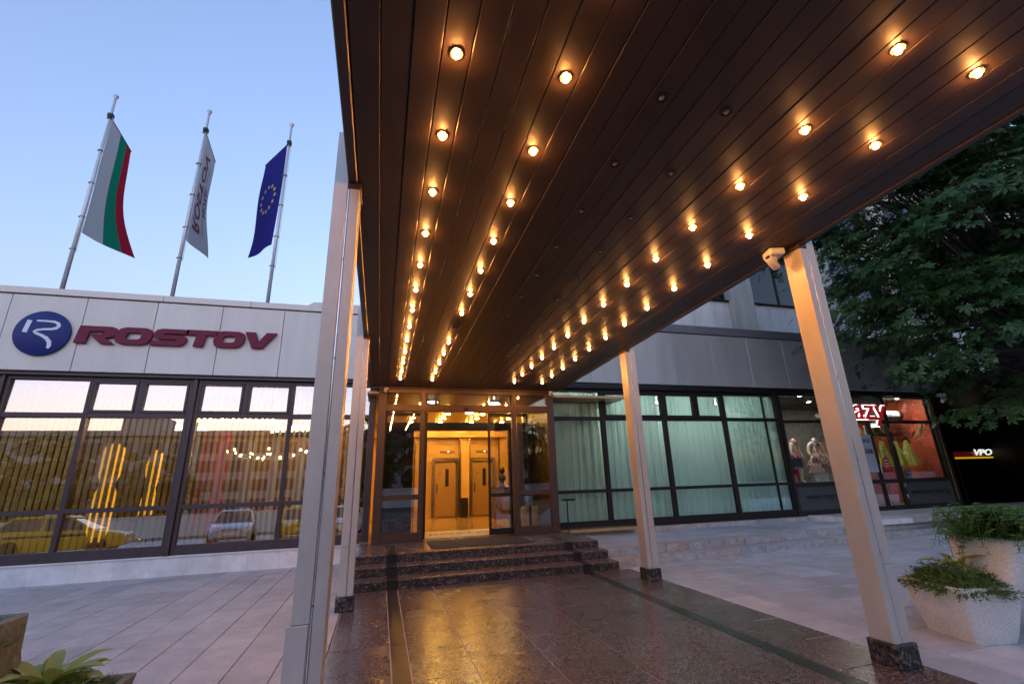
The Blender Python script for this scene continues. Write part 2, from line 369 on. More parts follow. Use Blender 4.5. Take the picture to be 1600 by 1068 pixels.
# right terrace with two kerb steps
KA = math.atan2(.9, 11.3)
def kx(s, off): return (4.36+s*math.cos(KA)-off*math.sin(KA), 8.52+s*math.sin(KA)+off*math.cos(KA))
te = struct('terrace', MB().ext([(4.36, 8.6, .0), (20.5, 9.9, .0), (34, 9.9, 0), (34, 11.6, .0), (4.36, 11.6, .0)], (0, 0, .118)).ext([(4.36, 9.05, .12), (20.5, 10.33, .12), (34, 10.33, .12), (34, 11.9, .12), (4.36, 11.9, .12)], (0, 0, .14)), m_slabr)
for lv, (off, z0, z1, dep) in enumerate(((0, 0, .13, .36), (.42, .125, .27, .34))):
    s = .0
    while s < 17.5:
        ln = random.uniform(.42, .8); e = min(s+ln, 17.6)
        z1r = z1+random.uniform(-.006, .006)
        p = [kx(s+.004, off), kx(e-.004, off), kx(e-.004, off+dep), kx(s+.004, off+dep)]
        jit = random.uniform(-.012, .012)
        part('kerb_stone', MB().ext([(a, b+jit, z0) for a, b in p], (0, 0, z1r-z0)), m_kerb, te)
        s = e
for i in range(12):
    for j in range(3):
        x0 = 4.37+i*1.0; 
        ya = max(9.3+j*.77, kx(x0-3.4, .77)[1]) if j == 0 else 9.3+j*.77+.09
        yb = 9.3+(j+1)*.77+.086
        part('slab', MB().cbox(x0+.003, x0+.997, ya, min(yb, 11.6)-.004, .255, .268+random.uniform(-.001, .002), .003), m_slabr, te)
x = 4.36
while x < 12.2:
    e = x+random.uniform(.5, .9); part('base_stone', MB().cbox(x+.003, min(e, 12.3)-.003, 11.40, 11.62, .262, .37, .008), m_kerb, te); x = e
# raised platform before the shop
pf = struct('shop_platform', MB().ext([(12.45, 9.62, .26), (34, 9.62, .26), (34, 11.62, .26), (12.33, 11.62, .26)], (0, 0, .13)), m_slabr)
y = 9.62
while y < 11.5:
    e = min(y+random.uniform(.3, .45), 11.6); part('edge_stone', MB().cbox(12.30, 12.47, y+.003, e-.003, .262, .394, .01), m_marble, pf); y = e
x = 12.3
while x < 20:
    e = x+random.uniform(.4, .75); part('edge_stone', MB().cbox(x+.003, e-.003, 9.50, 9.64, .262, .394, .01), m_marble if x < 13.4 else m_kerb, pf); x = e

# ================================================================ LEFT WING
FY = 11.6
wing = thing('hotel_wing', 'long low hotel wing with pale panelled fascia and bronze framed windows', 'building', (-4.2, FY, 0))
fx = [-11.7, -10.37, -9.05, -7.75, -6.42, -5.09, -3.775, -2.45, -1.12, -.28]
for a, b in zip(fx, fx[1:]):
    part('fascia_panel', MB().cbox(a+.006, b-.006, 11.46, 11.52, 4.11, 5.76, .006), m_panel, wing)
part('fascia_backing', MB().box(-11.7, -.2, 11.525, 11.6, 4.08, 5.78), m_black, wing)
cp = [-11.7, -9.3, -5.0, -3.2, -.28]
for a, b in zip(cp, cp[1:]):
    part('parapet_cap', MB().cbox(a+.003, b-.003, 11.43, 11.85, 5.785, 5.93, .006), m_cap, wing)
part('parapet_cap', MB().ext([(-1.95, 11.45, 5.931), (-1.82, 11.45, 6.03), (-.28, 11.45, 6.03), (-.28, 11.45, 5.931)], (0, .4, 0)), m_cap, wing)
part('roof', MB().box(-11.7, -.3, 11.6, 20, 5.4, 5.5), m_black, wing)
part('soffit_strip', MB().box(-11.7, -.2, 11.50, 11.62, 4.03, 4.075), m_bronze, wing)
x = -11.7
pn = part('plinth', MB().box(-11.7, -.2, 11.63, 11.8, 0, .375), m_joint, wing)
while x < -.3:
    e = min(x+random.choice((.62, .62, .5, .75)), -.2); part('marble_slab', MB().cbox(x+.0015, e-.0015, 11.60, 11.632, 0.0, .352, .002), m_marble, pn); x = e
part('sill_stone', MB().cbox(-11.7, -.2, 11.57, 11.66, .354, .38, .003), m_marble, wing)
TILT = R_(1.35)
def pane(x0, x1, z0, z1, mat, parent, y=FY+.05, tilt=0.0):
    a, b = (x1-x0)/2, (z1-z0)/2
    o = part('pane', MB().box(-a, a, -.003, .003, -b, b), mat, parent, loc=((x0+x1)/2, y, (z0+z1)/2), rot=(-tilt, 0, 0))
    return o
def bay(x0, x1, split, parent, mat, gm, gt, tilt, thick0=.05, thick1=.05, zb=.38, zt=4.03, y=FY, thin=None):
    """one window bay: outer frame, transom and lower rail, panes and top sashes"""
    f = MB(); y0, y1 = y, y+.11
    f.cbox(x0, x0+thick0, y0, y1, zb, zt, .006); f.cbox(x1-thick1, x1, y0, y1, zb, zt, .006)
    a, b = x0+thick0-.001, x1-thick1+.001
    f.cbox(a, b, y0+.003, y1-.003, zb, .575, .005); f.cbox(a, b, y0+.003, y1-.003, 3.95, zt, .005)
    f.cbox(a, b, y0+.006, y1-.003, 3.165, 3.265, .005); f.cbox(a, b, y0+.006, y1-.003, 1.265, 1.35, .005)
    if split: f.cbox(split-.05, split+.05, y0+.009, y1-.006, 3.264, 3.951, .005)
    wn = part('window', f, mat, parent)
    pane(a-.01, b+.01, .565, 1.275, gm, wn, y+.06, tilt); pane(a-.01, b+.01, 1.34, 3.175, gm, wn, y+.06, tilt)
    if split:
        for p, q in ((a, split-.05), (split+.05, b)):
            s = MB(); t = .055
            for bx in ((p, q, 3.266, 3.266+t), (p, q, 3.949-t, 3.949)): s.cbox(bx[0]+.004, bx[1]-.004, y0-.012, y1-.02, bx[2], bx[3], .006)
            for bx in ((p, p+t), (q-t, q)): s.cbox(bx[0]+.004, bx[1]-.004, y0-.009, y1-.022, 3.266+t, 3.949-t, .006)
            part('opening_sash', s, mat, wn); pane(p+t-.01, q-t+.01, 3.266+t-.01, 3.949-t+.01, gt, wn, y+.04, tilt)
    else: pane(a-.01, b+.01, 3.255, 3.96, gt, wn, y+.06, tilt)
    if thin:
        part('thin_mullion', MB().cbox(thin-.012, thin+.012, y0+.02, y1-.01, .576, 3.949, .003), mat, wn)
    # drain caps
    part('drain_cap', MB().cbox((x0+x1)/2+.5, (x0+x1)/2+.56, y0-.004, y0+.01, .43, .445, .002), m_black, wn)
    return wn
LB = [(-9.5, -7.58, None, .05, .06), (-7.52, -6.05, None, .07, .045), (-6.05, -4.16, -5.14, .045, .07), (-4.06, -2.1, -3.08, .07, .045), (-2.1, -.3, None, .045, .05)]
for (a, b, s, t0, t1) in LB: bay(a, b, s, wing, m_bronze, m_glassL, m_glassT, TILT, t0, t1)
part('expansion_post', MB().cbox(-4.155, -4.065, FY-.05, FY+.1, .38, 4.03, .008), m_bronze, wing)
part('corner_post', MB().cbox(-.30, -.20, FY-.02, FY+.12, .38, 4.08, .005), m_bronze, wing)
part('expansion_post', MB().cbox(-7.578, -7.522, FY-.05, FY+.1, .38, 4.03, .008), m_bronze, wing)
# restaurant inside
m_orange = pm('orange wall', (.15, .055, .014), .6, 0, .2, 1.5)
m_red = pm('red drape', (.40, .03, .05), .7, 0, .25, 3)
m_wood = pm('warm wood floor', (.12, .065, .03), .35, 0, .3, 3)
struct('restaurant_floor', MB().box(-12, -.45, 11.8, 18.5, .3, .36), m_wood)
struct('restaurant_ceiling', MB().box(-12, -.45, 11.75, 18.5, 3.95, 4.0), pm('tan ceiling', (.26, .19, .11), .7))
struct('restaurant_wall', MB().box(-12, -.45, 18.4, 18.5, .36, 3.95).box(-12, -11.9, 11.8, 18.4, .36, 3.95).box(-.55, -.45, 11.8, 18.4, .36, 3.95), m_orange)

# ================================================================ ENTRANCE VESTIBULE AND LOBBY
VY = 10.98
ve = thing('entrance_vestibule', 'brown framed glass entrance porch with open sliding doors', 'entrance', (2, VY, .42))
fr = MB()
posts = [(-.13, .05), (.84, .955), (3.08, 3.19), (4.02, 4.2)]
ZT = 3.80
for a, b in posts: part('post', MB().cbox(a, b, VY, VY+.14, .42, ZT, .008), m_vest, ve)
part('header_beam', MB().cbox(.051, 4.019, VY-.01, VY+.13, 3.27, 3.43, .006), m_vest, ve)
part('top_beam', MB().cbox(.051, 4.019, VY+.004, VY+.13, 3.70, ZT, .006), m_vest, ve)
for a, b in ((.05, .84), (3.19, 4.02)):
    part('low_rail', MB().cbox(a+.001, b-.001, VY+.02, VY+.12, 1.30, 1.40, .005), m_vest, ve); part('base_rail', MB().cbox(a+.001, b-.001, VY+.01, VY+.13, .42, .60, .005), m_vest, ve)
    pane(a, b, .59, 1.31, m_glassD, ve, VY+.07); pane(a, b, 1.39, 3.28, m_glassD, ve, VY+.07)
for a, b in ((.05, 1.17), (1.23, 3.08), (3.14, 4.02)):
    pane(a, b, 3.42, 3.71, m_glassD, ve, VY+.07)
for a in (1.17, 3.08): part('transom_bar', MB().cbox(a, a+.06, VY+.02, VY+.12, 3.43, 3.70, .004), m_vest, ve)
part('side_wall', MB().box(-.13, -.05, VY+.14, 13.4, .42, ZT), m_brown, ve); part('side_wall', MB().box(4.12, 4.2, VY+.14, 13.4, .42, ZT), m_brown, ve)
def leaf(x0, x1, y, name='sliding_door', yb=None):
    d = part(name, MB().cbox(x0, x0+.06, y, y+.04, .44, 3.26, .004).cbox(x1-.06, x1, y, y+.04, .44, 3.26, .004).cbox(x0+.06, x1-.06, y, y+.04, .44, .58, .004).cbox(x0+.06, x1-.06, y, y+.04, 3.18, 3.26, .004).cbox(x0+.06, x1-.06, y, y+.04, 1.28, 1.36, .004), m_black, ve)
    pane(x0+.05, x1-.05, .57, 1.29, m_glassD, d, y+.02); pane(x0+.05, x1-.05, 1.35, 3.19, m_glassD, d, y+.02)
    return d
leaf(2.50, 3.55, VY+.17); leaf(.02, 1.02, VY+.17)
part('inner_header', MB().cbox(-.05, 4.12, 13.1, 13.3, 3.06, 3.28, .006), m_black, ve)
part('inner_post', MB().cbox(.75, .83, 13.1, 13.25, .42, 3.06, .006), m_black, ve); part('inner_post', MB().cbox(3.55, 3.63, 13.1, 13.25, .42, 3.06, .006), m_black, ve)
part('light_block_panel', MB().cbox(-.049, .749, 13.12, 13.2, .43, 3.06, .005), m_brown, ve); part('light_block_panel', MB().cbox(3.631, 4.119, 13.12, 13.2, .43, 3.06, .005), m_brown, ve)  # dark panels added to block lobby light behind the side glass
part('door_sensor', MB().cbox(1.86, 1.98, VY-.05, VY-.012, 3.30, 3.36, .01), m_black, ve)
# lobby shell
m_lobf = pm('polished lobby floor', (.42, .27, .12), .08, 0, .12, 2)
m_lobw = pm('amber lobby wall', (.62, .40, .15), .30, 0, .10, 1.5)
m_lobc = pm('lobby ceiling', (.40, .27, .13), .35, .1, .1, 2)
struct('lobby_floor', MB().box(-.4, 6.4, 11.2, 18.2, .36, .43), m_lobf)
struct('lobby_ceiling', MB().box(-.4, 6.4, 11.14, 18.2, 3.70, 3.76), m_lobc)
lw = struct('lobby_wall', MB().box(-.4, 6.4, 18.1, 18.2, .43, 3.70).box(-.44, -.4, 13.4, 18.2, .43, 3.70).box(6.4, 6.5, 13.4, 18.2, .43, 3.70).box(4.2, 6.4, 13.3, 13.4, .43, 3.7), m_lobw)
for x in (1.15, 2.9, 4.45): part('pilaster', MB().cbox(x, x+.38, 17.82, 18.1, .43, 3.45, .01), m_lobw, lw)
part('pilaster', MB().cbox(.2, .9, 17.9, 18.1, .43, 3.45, .01), m_lobw, lw)
part('bulkhead', MB().cbox(-.38, 6.38, 17.6, 18.1, 3.30, 3.695, .01), m_lobw, lw)
for x in (1.16, 1.50, 2.88, 3.24, 4.4): part('trim_strip', MB().cbox(x, x+.05, 17.79, 17.815, .45, 3.29, .004), m_sock, lw)
m_eldoor = pm('elevator door paint', (.33, .20, .09), .4, .2, .06, 3)
for n_, x0 in (('left', 1.95), ('right', 3.38)):
    e = thing('elevator_door', f'tan metal lift door with narrow dark window, {n_} of the pair', 'door', (x0+.42, 17.95, .43), group='lift doors in the lobby')
    part('panel', MB().cbox(x0, x0+.8, 17.93, 17.98, .45, 2.36, .008), m_eldoor, e)
    part('frame', MB().cbox(x0-.1, x0-.002, 17.88, 18.0, .43, 2.46, .006).cbox(x0+.802, x0+.9, 17.88, 18.0, .43, 2.46, .006).cbox(x0-.1, x0+.9, 17.88, 18.0, 2.462, 2.55, .006), m_sock, e)
    part('vision_window', MB().cbox(x0+.40, x0+.53, 17.918, 17.94, 1.52, 2.15, .004), m_black, e)
    part('handle', MB().cbox(x0+.07, x0+.11, 17.88, 17.91, 1.3, 1.62, .006), m_sock, e)
    part('floor_sign', text_mb('LIFT', .075, .002).map(lambda a, b, c: (a+x0+.2, b+17.925, c+1.98)), m_black, e)
    part('indicator', MB().cbox(x0+.2, x0+.75, 18.05, 18.095, 2.76, 2.83, .004), m_sock, e)
    part('indicator_light', MB().ball((x0+.52, 18.04, 2.795), .022), emit('indicator '+n_, (1, .8, .4), 1.5), e)
wb = thing('waste_bin', 'slim black waste bin between the two lift doors', 'bin', (3.12, 17.6, .43))
part('body', MB().cbox(2.90, 3.14, 17.48, 17.72, .43, 1.06, .02), m_black, wb); part('lid', MB().cbox(2.89, 3.15, 17.47, 17.73, 1.063, 1.10, .01), m_brown, wb)
m_lob = emit('lobby lamp', (1, .52, .085), 48); m_lobw2 = emit('cool lobby lamp', (.9, 1, .85), 3)
def lobby_lamp(x, y, z, r, mat, lab, nm='ceiling_lamp'):
    t = thing(nm, lab, 'lamp', (x, y, z), group='ceiling lamps inside the lobby')
    part('rim', MB().lathe([(r*1.0, z), (r*1.25, z), (r*1.25, z-.03), (r*1.0, z-.03)], 14, (x, y, 0)), m_sock, t, 30)
    part('diffuser', MB().lathe([(r*.98, z-.012), (r*.85, z-.045), (.01, z-.06)], 14, (x, y, 0)), mat, t, True)
lobby_lamp(2.9, 12.1, 3.7, .17, m_lobw2, 'white round ceiling lamp nearest the doors'); lobby_lamp(1.22, 12.0, 3.7, .15, m_lobw2, 'white round ceiling lamp above the left of the doorway')
lobby_lamp(2.55, 13.9, 3.7, .14, m_lobw2, 'white round ceiling lamp deeper inside the lobby')
_ord = ['first', 'second', 'third', 'fourth', 'fifth', 'sixth', 'seventh', 'eighth', 'ninth', 'tenth', 'eleventh', 'twelfth', 'thirteenth', 'fourteenth', 'fifteenth', 'sixteenth', 'seventeenth']
for r_, x in enumerate((.9, 1.9, 3.0, 4.1)):
    for k in range(4): lobby_lamp(x, 14.1+k*.95, 3.7, .075, m_lob, f'small amber lobby spot, {_ord[k]} back in row {["one","two","three","four"][r_]} from left', 'ceiling_spot')
mt_ = thing('door_mat', 'dark grey ribbed doormat lying on the top landing before the doors', 'mat', (2.0, 9.9, .42))
part('pad', MB().cbox(1.02, 3.08, 9.55, 10.85, .4205, .432, .004), pm('dark mat', (.03, .032, .045), .95, 0, .2, 60, .8, 150), mt_)
lm = thing('lobby_mat', 'cream printed mat with red lettering just inside the doors', 'mat', (2, 12, .43))
part('pad', MB().cbox(.95, 3.15, 11.3, 12.75, .4305, .442, .003), pm('cream mat', (.6, .52, .42), .9, 0, .1, 40), lm)
part('lettering', text_mb('ROSTOV', .42, .002, .004, .15, 1.1).map(lambda a, b, c: (a+2.05, c+11.95, .444-b*.2)), m_maroon, lm)
part('lettering', text_mb('HOTEL', .16, .002, 0, .1, 1.1).map(lambda a, b, c: (a+2.05, c+12.45, .444-b*.2)), m_black, lm)
pot = thing('floor_pot', 'cream cylindrical floor pot behind the right entrance glass', 'pot', (3.72, 11.6, .43))
part('body', MB().lathe([(.2, .44), (.23, .6), (.235, .95), (.21, 1.0), (.19, 1.0), (.18, .9)], 20, (3.68, 11.7, 0)), pm('cream pot', (.62, .6, .45), .5), pot, 40)
part('label_strip', MB().lathe([(.237, .72), (.24, .73), (.24, .8), (.237, .81)], 20, (3.68, 11.7, 0)), m_white, pot, 40)
rec = thing('reception_desk', 'dark timber desk inside the lobby behind the right door', 'desk', (4.0, 16.2, .43))
part('body', MB().cbox(3.75, 4.7, 15.9, 16.5, .43, 1.4, .01), m_wood, rec); part('top', MB().cbox(3.7, 4.75, 15.85, 16.55, 1.402, 1.45, .01), m_brown, rec)
fig = thing('statuette', 'small dark bust standing on the lobby desk', 'statue', (4.1, 16.1, 1.45))
part('body', MB().lathe([(.1, 1.452), (.1, 1.5), (.05, 1.54), (.06, 1.62), (.14, 1.72), (.12, 1.8), (.05, 1.86), (.05, 1.9), (.09, 1.96), (.1, 2.03), (.06, 2.1), (.01, 2.12)], 12, (4.1, 16.1, 0)), m_black, fig, True)

# ================================================================ RIGHT WING
rw = thing('hotel_wing', 'low hotel wing with fascia and frames coloured as in shade, over green curtains', 'building', (11, FY, .27))
rx = [4.2, 5.55, 6.95, 8.33, 9.73, 11.11, 12.51, 13.93, 15.36, 16.7, 18.1, 19.0]
for a, b in zip(rx, rx[1:]):
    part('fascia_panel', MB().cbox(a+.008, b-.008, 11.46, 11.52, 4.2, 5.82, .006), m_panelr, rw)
    if a > 4.3: part('joint_strip', MB().box(a-.007, a+.007, 11.475, 11.522, 4.2, 5.8), m_seal, rw)
part('fascia_backing', MB().box(4.2, 19, 11.525, 11.6, 4.12, 5.84), m_black, rw)
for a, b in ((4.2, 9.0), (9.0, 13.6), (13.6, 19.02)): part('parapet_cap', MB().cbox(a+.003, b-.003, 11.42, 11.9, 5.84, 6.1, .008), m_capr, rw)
part('soffit_strip', MB().box(4.2, 19, 11.5, 11.64, 4.04, 4.12), m_brown, rw)
part('roof', MB().box(4.2, 19, 11.6, 20, 5.5, 5.6), m_black, rw)
part('end_wall', MB().box(18.92, 19.0, 11.62, 20, .3, 5.5), m_brown, rw)
RB = [(4.3, 5.9, None, None), (5.9, 7.87, 6.88, None), (7.87, 9.95, 8.96, None), (9.95, 11.96, None, 11.47)]
for i, (a, b, s, t) in enumerate(RB): bay(a, b, s, rw, m_brown, m_glassR, m_glassR, R_(.4), .06, .06, zb=.37, zt=4.04, thin=t)
part('corner_post', MB().cbox(4.2, 4.298, FY-.06, FY+.12, .3, 4.1, .005), m_brown, rw)
struct('salon_wall', MB().box(4.25, 12.0, 13.9, 14.0, .3, 4.0).box(4.21, 4.29, 11.9, 13.3, .3, 4.0).box(11.97, 12.03, 11.75, 14, .3, 4.02), pm('salon wall', (.6, .62, .6), .7))
struct('salon_floor', MB().box(4.25, 12, 11.75, 14, .28, .33), m_wood); struct('salon_ceiling', MB().box(4.25, 12, 11.75, 14, 4.0, 4.03), m_white)
m_cur = cloth('pale green curtain', (.66, .73, .70), .5)
for i, (a, b, s, t) in enumerate(RB):
    nf = 26
    ph = random.random()*6
    def fn(u, v, a=a, b=b, ph=ph):
        x = a+.03+(b-a-.06)*u
        d = (.05*math.sin(u*(b-a)*24+ph+1.5*math.sin(u*(b-a)*3+ph))+.022*math.sin(u*(b-a)*61+ph*2)+.03*math.sin(u*(b-a)*7.1+ph*3+v))*(.6+.4*math.sin(u*5+ph))
        return (x+.008*math.sin(v*3+u*30), 11.93+d*(1-.35*v*v), .36+3.62*v)
    cu = thing('curtain', ['pale green pleated curtain in the window beside the entrance', 'pale green pleated curtain partly behind the right rear column', 'pale green pleated curtain in the window right of the rear column', 'pale green pleated curtain in the window next to the shop'][i], 'curtain', ((a+b)/2, 11.93, .36), group='curtains of the right wing')
    part('drape', MB().grid(110, 6, fn), m_cur, cu, True); part('rail', MB().path([(a+.02, 11.93, 3.99), (b-.02, 11.93, 3.99)], .012, 6), m_white, cu)
m_tube = emit('tube light', (.86, 1, .94), 7.5)
for i, x in enumerate((5.1, 6.9, 8.9, 10.9)):
    t = thing('tube_light', f'ceiling tube light behind the {_ord[i]} green curtain', 'lamp', (x, 12.9, 3.98), group='tube lights behind the curtains')
    part('housing', MB().cbox(x-.65, x+.65, 12.85, 12.95, 3.95, 3.995, .01), m_white, t); part('tube', MB().path([(x-.62, 12.9, 3.92), (x+.62, 12.9, 3.92)], .025, 8), m_tube, t, True)

# ---------------------------------------------------------------- shop at the end of the right wing
sh = thing('clothes_shop', 'small clothes shop front with black frames and lit display window', 'shop', (15.4, FY, .39))
def fbar(a, b, c, d, nm='frame_bar', y0=FY, y1=FY+.1): return part(nm, MB().cbox(a, b, y0, y1, c, d, .005), m_black, sh)
for a, b in ((12.0, 12.12), (14.45, 14.55), (15.0, 15.08), (16.42, 16.56), (18.72, 18.86)): fbar(a, b, .39, 4.1, 'post')
for a, b in ((12.12, 14.45), (15.08, 16.42), (16.56, 18.72)):
    fbar(a, b, .39, .52, 'base_bar'); fbar(a, b, 3.99, 4.1, 'head_bar'); fbar(a, b, 3.12, 3.22, 'transom'); fbar(a, b, 1.2, 1.32, 'low_bar')
fbar(14.55, 15.0, .39, .5, 'base_bar')
for a, b in ((12.12, 14.45), (16.56, 18.72)):
    pane(a, b, 1.31, 3.13, m_glassS, sh, FY+.05); pane(a, b, 3.21, 4.0, m_glassS, sh, FY+.05)
    part('frosted_panel', MB().box(a, b, FY+.045, FY+.055, .51, 1.21), m_frost, sh)
pane(15.08, 16.42, .51, 1.21, m_glassS, sh, FY+.05); pane(15.08, 16.42, 1.31, 3.13, m_glassS, sh, FY+.05); pane(14.55, 15.0, .5, 4.0, m_glassS, sh, FY+.05)
pane(15.08, 16.42, 3.21, 4.0, m_glassS, sh, FY+.05)
fbar(15.62, 15.69, .52, 3.12, 'door_stile', FY-.005, FY+.09)
m_gold = pm('gold edge', (.5, .33, .1), .3, .8)
part('gold_edge', MB().path([(18.79, FY-.01, .6), (18.79, FY-.01, 4.05)], .012, 6), m_gold, sh); part('gold_edge', MB().path([(18.05, 11.75, 1.35), (18.05, 11.75, 3.1)], .012, 6), m_gold, sh)
for z in (.72, 1.05, 2.85, 2.4): part('hinge', MB().cbox(16.47, 16.51, FY-.03, FY-.002, z, z+.13, .004), m_strip, sh)
part('door_handle', MB().cbox(15.63, 15.66, FY-.05, FY-.01, 1.5, 1.8, .006), m_strip, sh)
struct('shop_room', MB().box(12.03, 18.7, 14.9, 15, .3, 4.1).box(12.03, 18.7, 11.75, 14.9, 4.08, 4.12).box(12.03, 18.7, 11.75, 14.9, .33, .40), pm('grey shop shell', (.13, .125, .12), .7))
struct('shop_wall', MB().box(18.66, 18.72, 11.75, 14.9, .4, 4.08), pm('orange red shop wall', (.45, .07, .025), .55, 0, .1, 2))
struct('shop_ledge', MB().box(12.1, 14.5, 11.72, 12.6, .4, 1.3), pm('pale ledge', (.55, .54, .5), .6))
m_spot = emit('shop spot', (1, .97, .85), 170)
for i, (x, y) in enumerate(((12.5, 12.0), (13.45, 12.0), (16.95, 12.0), (17.9, 12.0), (14.9, 13.0), (16.2, 13.4))):  # last two spots are added to brighten the shop
    t = thing('shop_spot', f'{_ord[i]} bright ceiling spot inside the clothes shop', 'lamp', (x, y, 4.08), group='ceiling spots of the shop')
    part('ring', MB().lathe([(.08, 4.08), (.11, 4.08), (.11, 4.06), (.08, 4.06)], 12, (x, y, 0)), m_white, t); part('lens', MB().lathe([(.08, 4.07), (.06, 4.055), (.01, 4.05)], 12, (x, y, 0)), m_spot, t)
# shop sign
sg = thing('shop_sign', 'red brush letters with a white halo above the shop door', 'sign', (15.4, 11.5, 3.3))
part('backing_plate', MB().cbox(14.2, 16.4, FY-.012, FY-.004, 3.24, 3.97, .003), pm('smoky plate', (.12, .11, .1), .5), sg)
m_halo = emit('halo letters', (1, .85, .8), .6); m_redl = emit('red letters', (.5, .012, .015), .06)
tm = text_mb('crazy', 1.0, .004, .030, .12, 1.12); part('halo', tm.map(lambda a, b, c: (a+15.22, FY-.03+b, c*1.0+3.55+.05*(a+.2)*0)), m_halo, sg)
tm = text_mb('crazy', 1.0, .012, .010, .12, 1.12); part('letters', tm.map(lambda a, b, c: (a+15.22, FY-.065+b, c*1.0+3.55)), m_redl, sg)
part('green_plate', MB().ext([(15.7, FY-.02, 3.80), (15.68, FY-.02, 4.1), (16.15, FY-.02, 4.02), (16.2, FY-.02, 3.78)], (0, .008, 0)), pm('green plate', (.12, .22, .1), .5), sg)
part('subtitle_plate', MB().cbox(15.6, 16.3, FY-.05, FY-.035, 3.22, 3.32, .003), pm('pale green plate', (.25, .33, .25), .5), sg)
part('subtitle', text_mb('kids fashion', .085, .002).map(lambda a, b, c: (a+15.95, b+FY-.053, c+3.27)), m_black, sg)
for (xc, n_) in ((13.35, 'under the mannequins'), (17.65, 'under the dresses')):
    t = thing('web_lettering', f'black web address lettering on the frosted panel {n_}', 'lettering', (xc, FY-.01, .8), group='web addresses on the frosted panels')
    part('letters', text_mb('www.crazy-kids.bg', .24, .003, .003, 0, 1.0).map(lambda a, b, c: (a+xc, b+FY+.04, c+.9)), m_black, t)
    part('underline', MB().box(xc-1.1, xc+1.0, FY+.036, FY+.042, .765, .775), m_black, t)
# mannequins
m_man = pm('mannequin plastic', (.8, .74, .66), .4)
def skin_obj(name, V, Ed, Rad, mat, parent, loc):
    me = bpy.data.meshes.new(name); me.from_pydata(V, Ed, []); o = bpy.data.objects.new(name, me); o.location = loc; link(o, parent, False)
    md = o.modifiers.new('skin', 'SKIN'); md.use_smooth_shade = True
    if not me.skin_vertices: me.skin_vertices.new()
    for i, r in enumerate(Rad): me.skin_vertices[0].data[i].radius = (r, r)
    me.skin_vertices[0].data[0].use_root = True
    ss = o.modifiers.new('sub', 'SUBSURF'); ss.levels = 1; ss.render_levels = 1; me.materials.append(mat); return o
def mannequin(x, y, z, h, label, rz=0, head=False, arm=.2):
    t = thing('mannequin', label, 'mannequin', (x, y, z), rz, group='mannequins in the shop window'); s = h/1.25
    V = [(0, 0, .62), (0, 0, .78), (0, 0, .95), (0, 0, 1.06), (0, 0, 1.14), (.075, 0, .58), (.085, -.01, .32), (.085, .01, .05), (.085, -.07, .015), (-.075, 0, .58), (-.09, .02, .32), (-.09, .03, .05), (-.09, -.05, .015),
         (.15, 0, .98), (.2, -.01, .78), (.17+arm*.3, -.08, .6), (-.15, 0, .98), (-.22, 0, .78), (-.2, -.1, .62)]
    E_ = [(0,1), (1,2), (2,3), (3,4), (0,5), (5,6), (6,7), (7,8), (0,9), (9,10), (10,11), (11,12), (2,13), (13,14), (14,15), (2,16), (16,17), (17,18)]
    Rd = [.11, .09, .1, .06, .04, .075, .05, .03, .03, .075, .05, .03, .03, .045, .035, .022, .045, .035, .022]
    skin_obj('body', [tuple(c*s for c in p) for p in V], E_, [r*s for r in Rd], m_man, t, (0, 0, 0))
    if head: part('head', MB().ball((0, 0, 1.24*s), .095*s, 12, 8, (.85, 1, 1.2)), m_man, t, True, world=False)
    return t, s
def flare(t, s, mat, nm, z0, z1, r0, r1, wav=.015, fit=False):
    mb = MB(); rings = []
    for k in range(13):
        q = k/12
        r = r0+(r1-r0)*q if not fit else (.075+.06*min(1, q*6) if q < .17 else (.135-.04*math.sin((q-.17)/.26*math.pi/2) if q < .43 else .095+(r1-.095)*((q-.43)/.57)**.8))
        rings.append([((r+wav*q*math.sin(a*9))*math.cos(a)*s, (r+wav*q*math.sin(a*9))*.8*math.sin(a)*s, (z0+(z1-z0)*q)*s) for a in (2*math.pi*i/36 for i in range(36))])
    mb.loft(rings, False); return part(nm, mb, mat, t, True, world=False)
def floral(name, base, c2, c3, scl=22):
    mt, t, N, L, b = nodes(name); geo = N.new('ShaderNodeTexCoord'); vo = N.new('ShaderNodeTexVoronoi'); vo.inputs['Scale'].default_value = scl; L.new(geo.outputs['Object'], vo.inputs['Vector'])
    sp = N.new('ShaderNodeSeparateColor'); L.new(vo.outputs['Color'], sp.inputs[0]); cr = N.new('ShaderNodeValToRGB'); cr.color_ramp.interpolation = 'CONSTANT'; L.new(sp.outputs[0], cr.inputs[0])
    e = cr.color_ramp.elements; e[0].color = (*base, 1); e[1].position = .5; e[1].color = (*c2, 1); n = e.new(.75); n.color = (*c3, 1)
    L.new(cr.outputs[0], b.inputs['Base Color']); b.inputs['Roughness'].default_value = .8; return mt
m_flo = floral('floral print', (.5, .45, .42), (.45, .06, .1), (.05, .06, .12)); m_peach = floral('peach print', (.6, .22, .18), (.62, .3, .24), (.45, .1, .1), 14)
m_denim = pm('denim', (.02, .05, .12), .8); m_pink = floral('pale pink print', (.5, .3, .3), (.4, .2, .25), (.55, .42, .4), 26)
t, s = mannequin(13.08, 12.3, 1.3, 1.55, 'mannequin in peach blouse and blue knee shorts', .3, False); flare(t, s, m_peach, 'blouse', 1.08, .62, .1, .16, .012, True); flare(t, s, m_denim, 'shorts', .68, .38, .15, .15, .004)
t, s = mannequin(13.78, 12.15, 1.3, 1.55, 'headless mannequin in a red and white floral dress', -.2); flare(t, s, m_flo, 'dress', 1.08, .42, .1, .27, .03, True)
t, s = mannequin(13.42, 11.95, 1.3, .98, 'smallest mannequin in a pale pink frilled dress', .1); flare(t, s, m_pink, 'dress', 1.08, .38, .1, .3, .04, True)
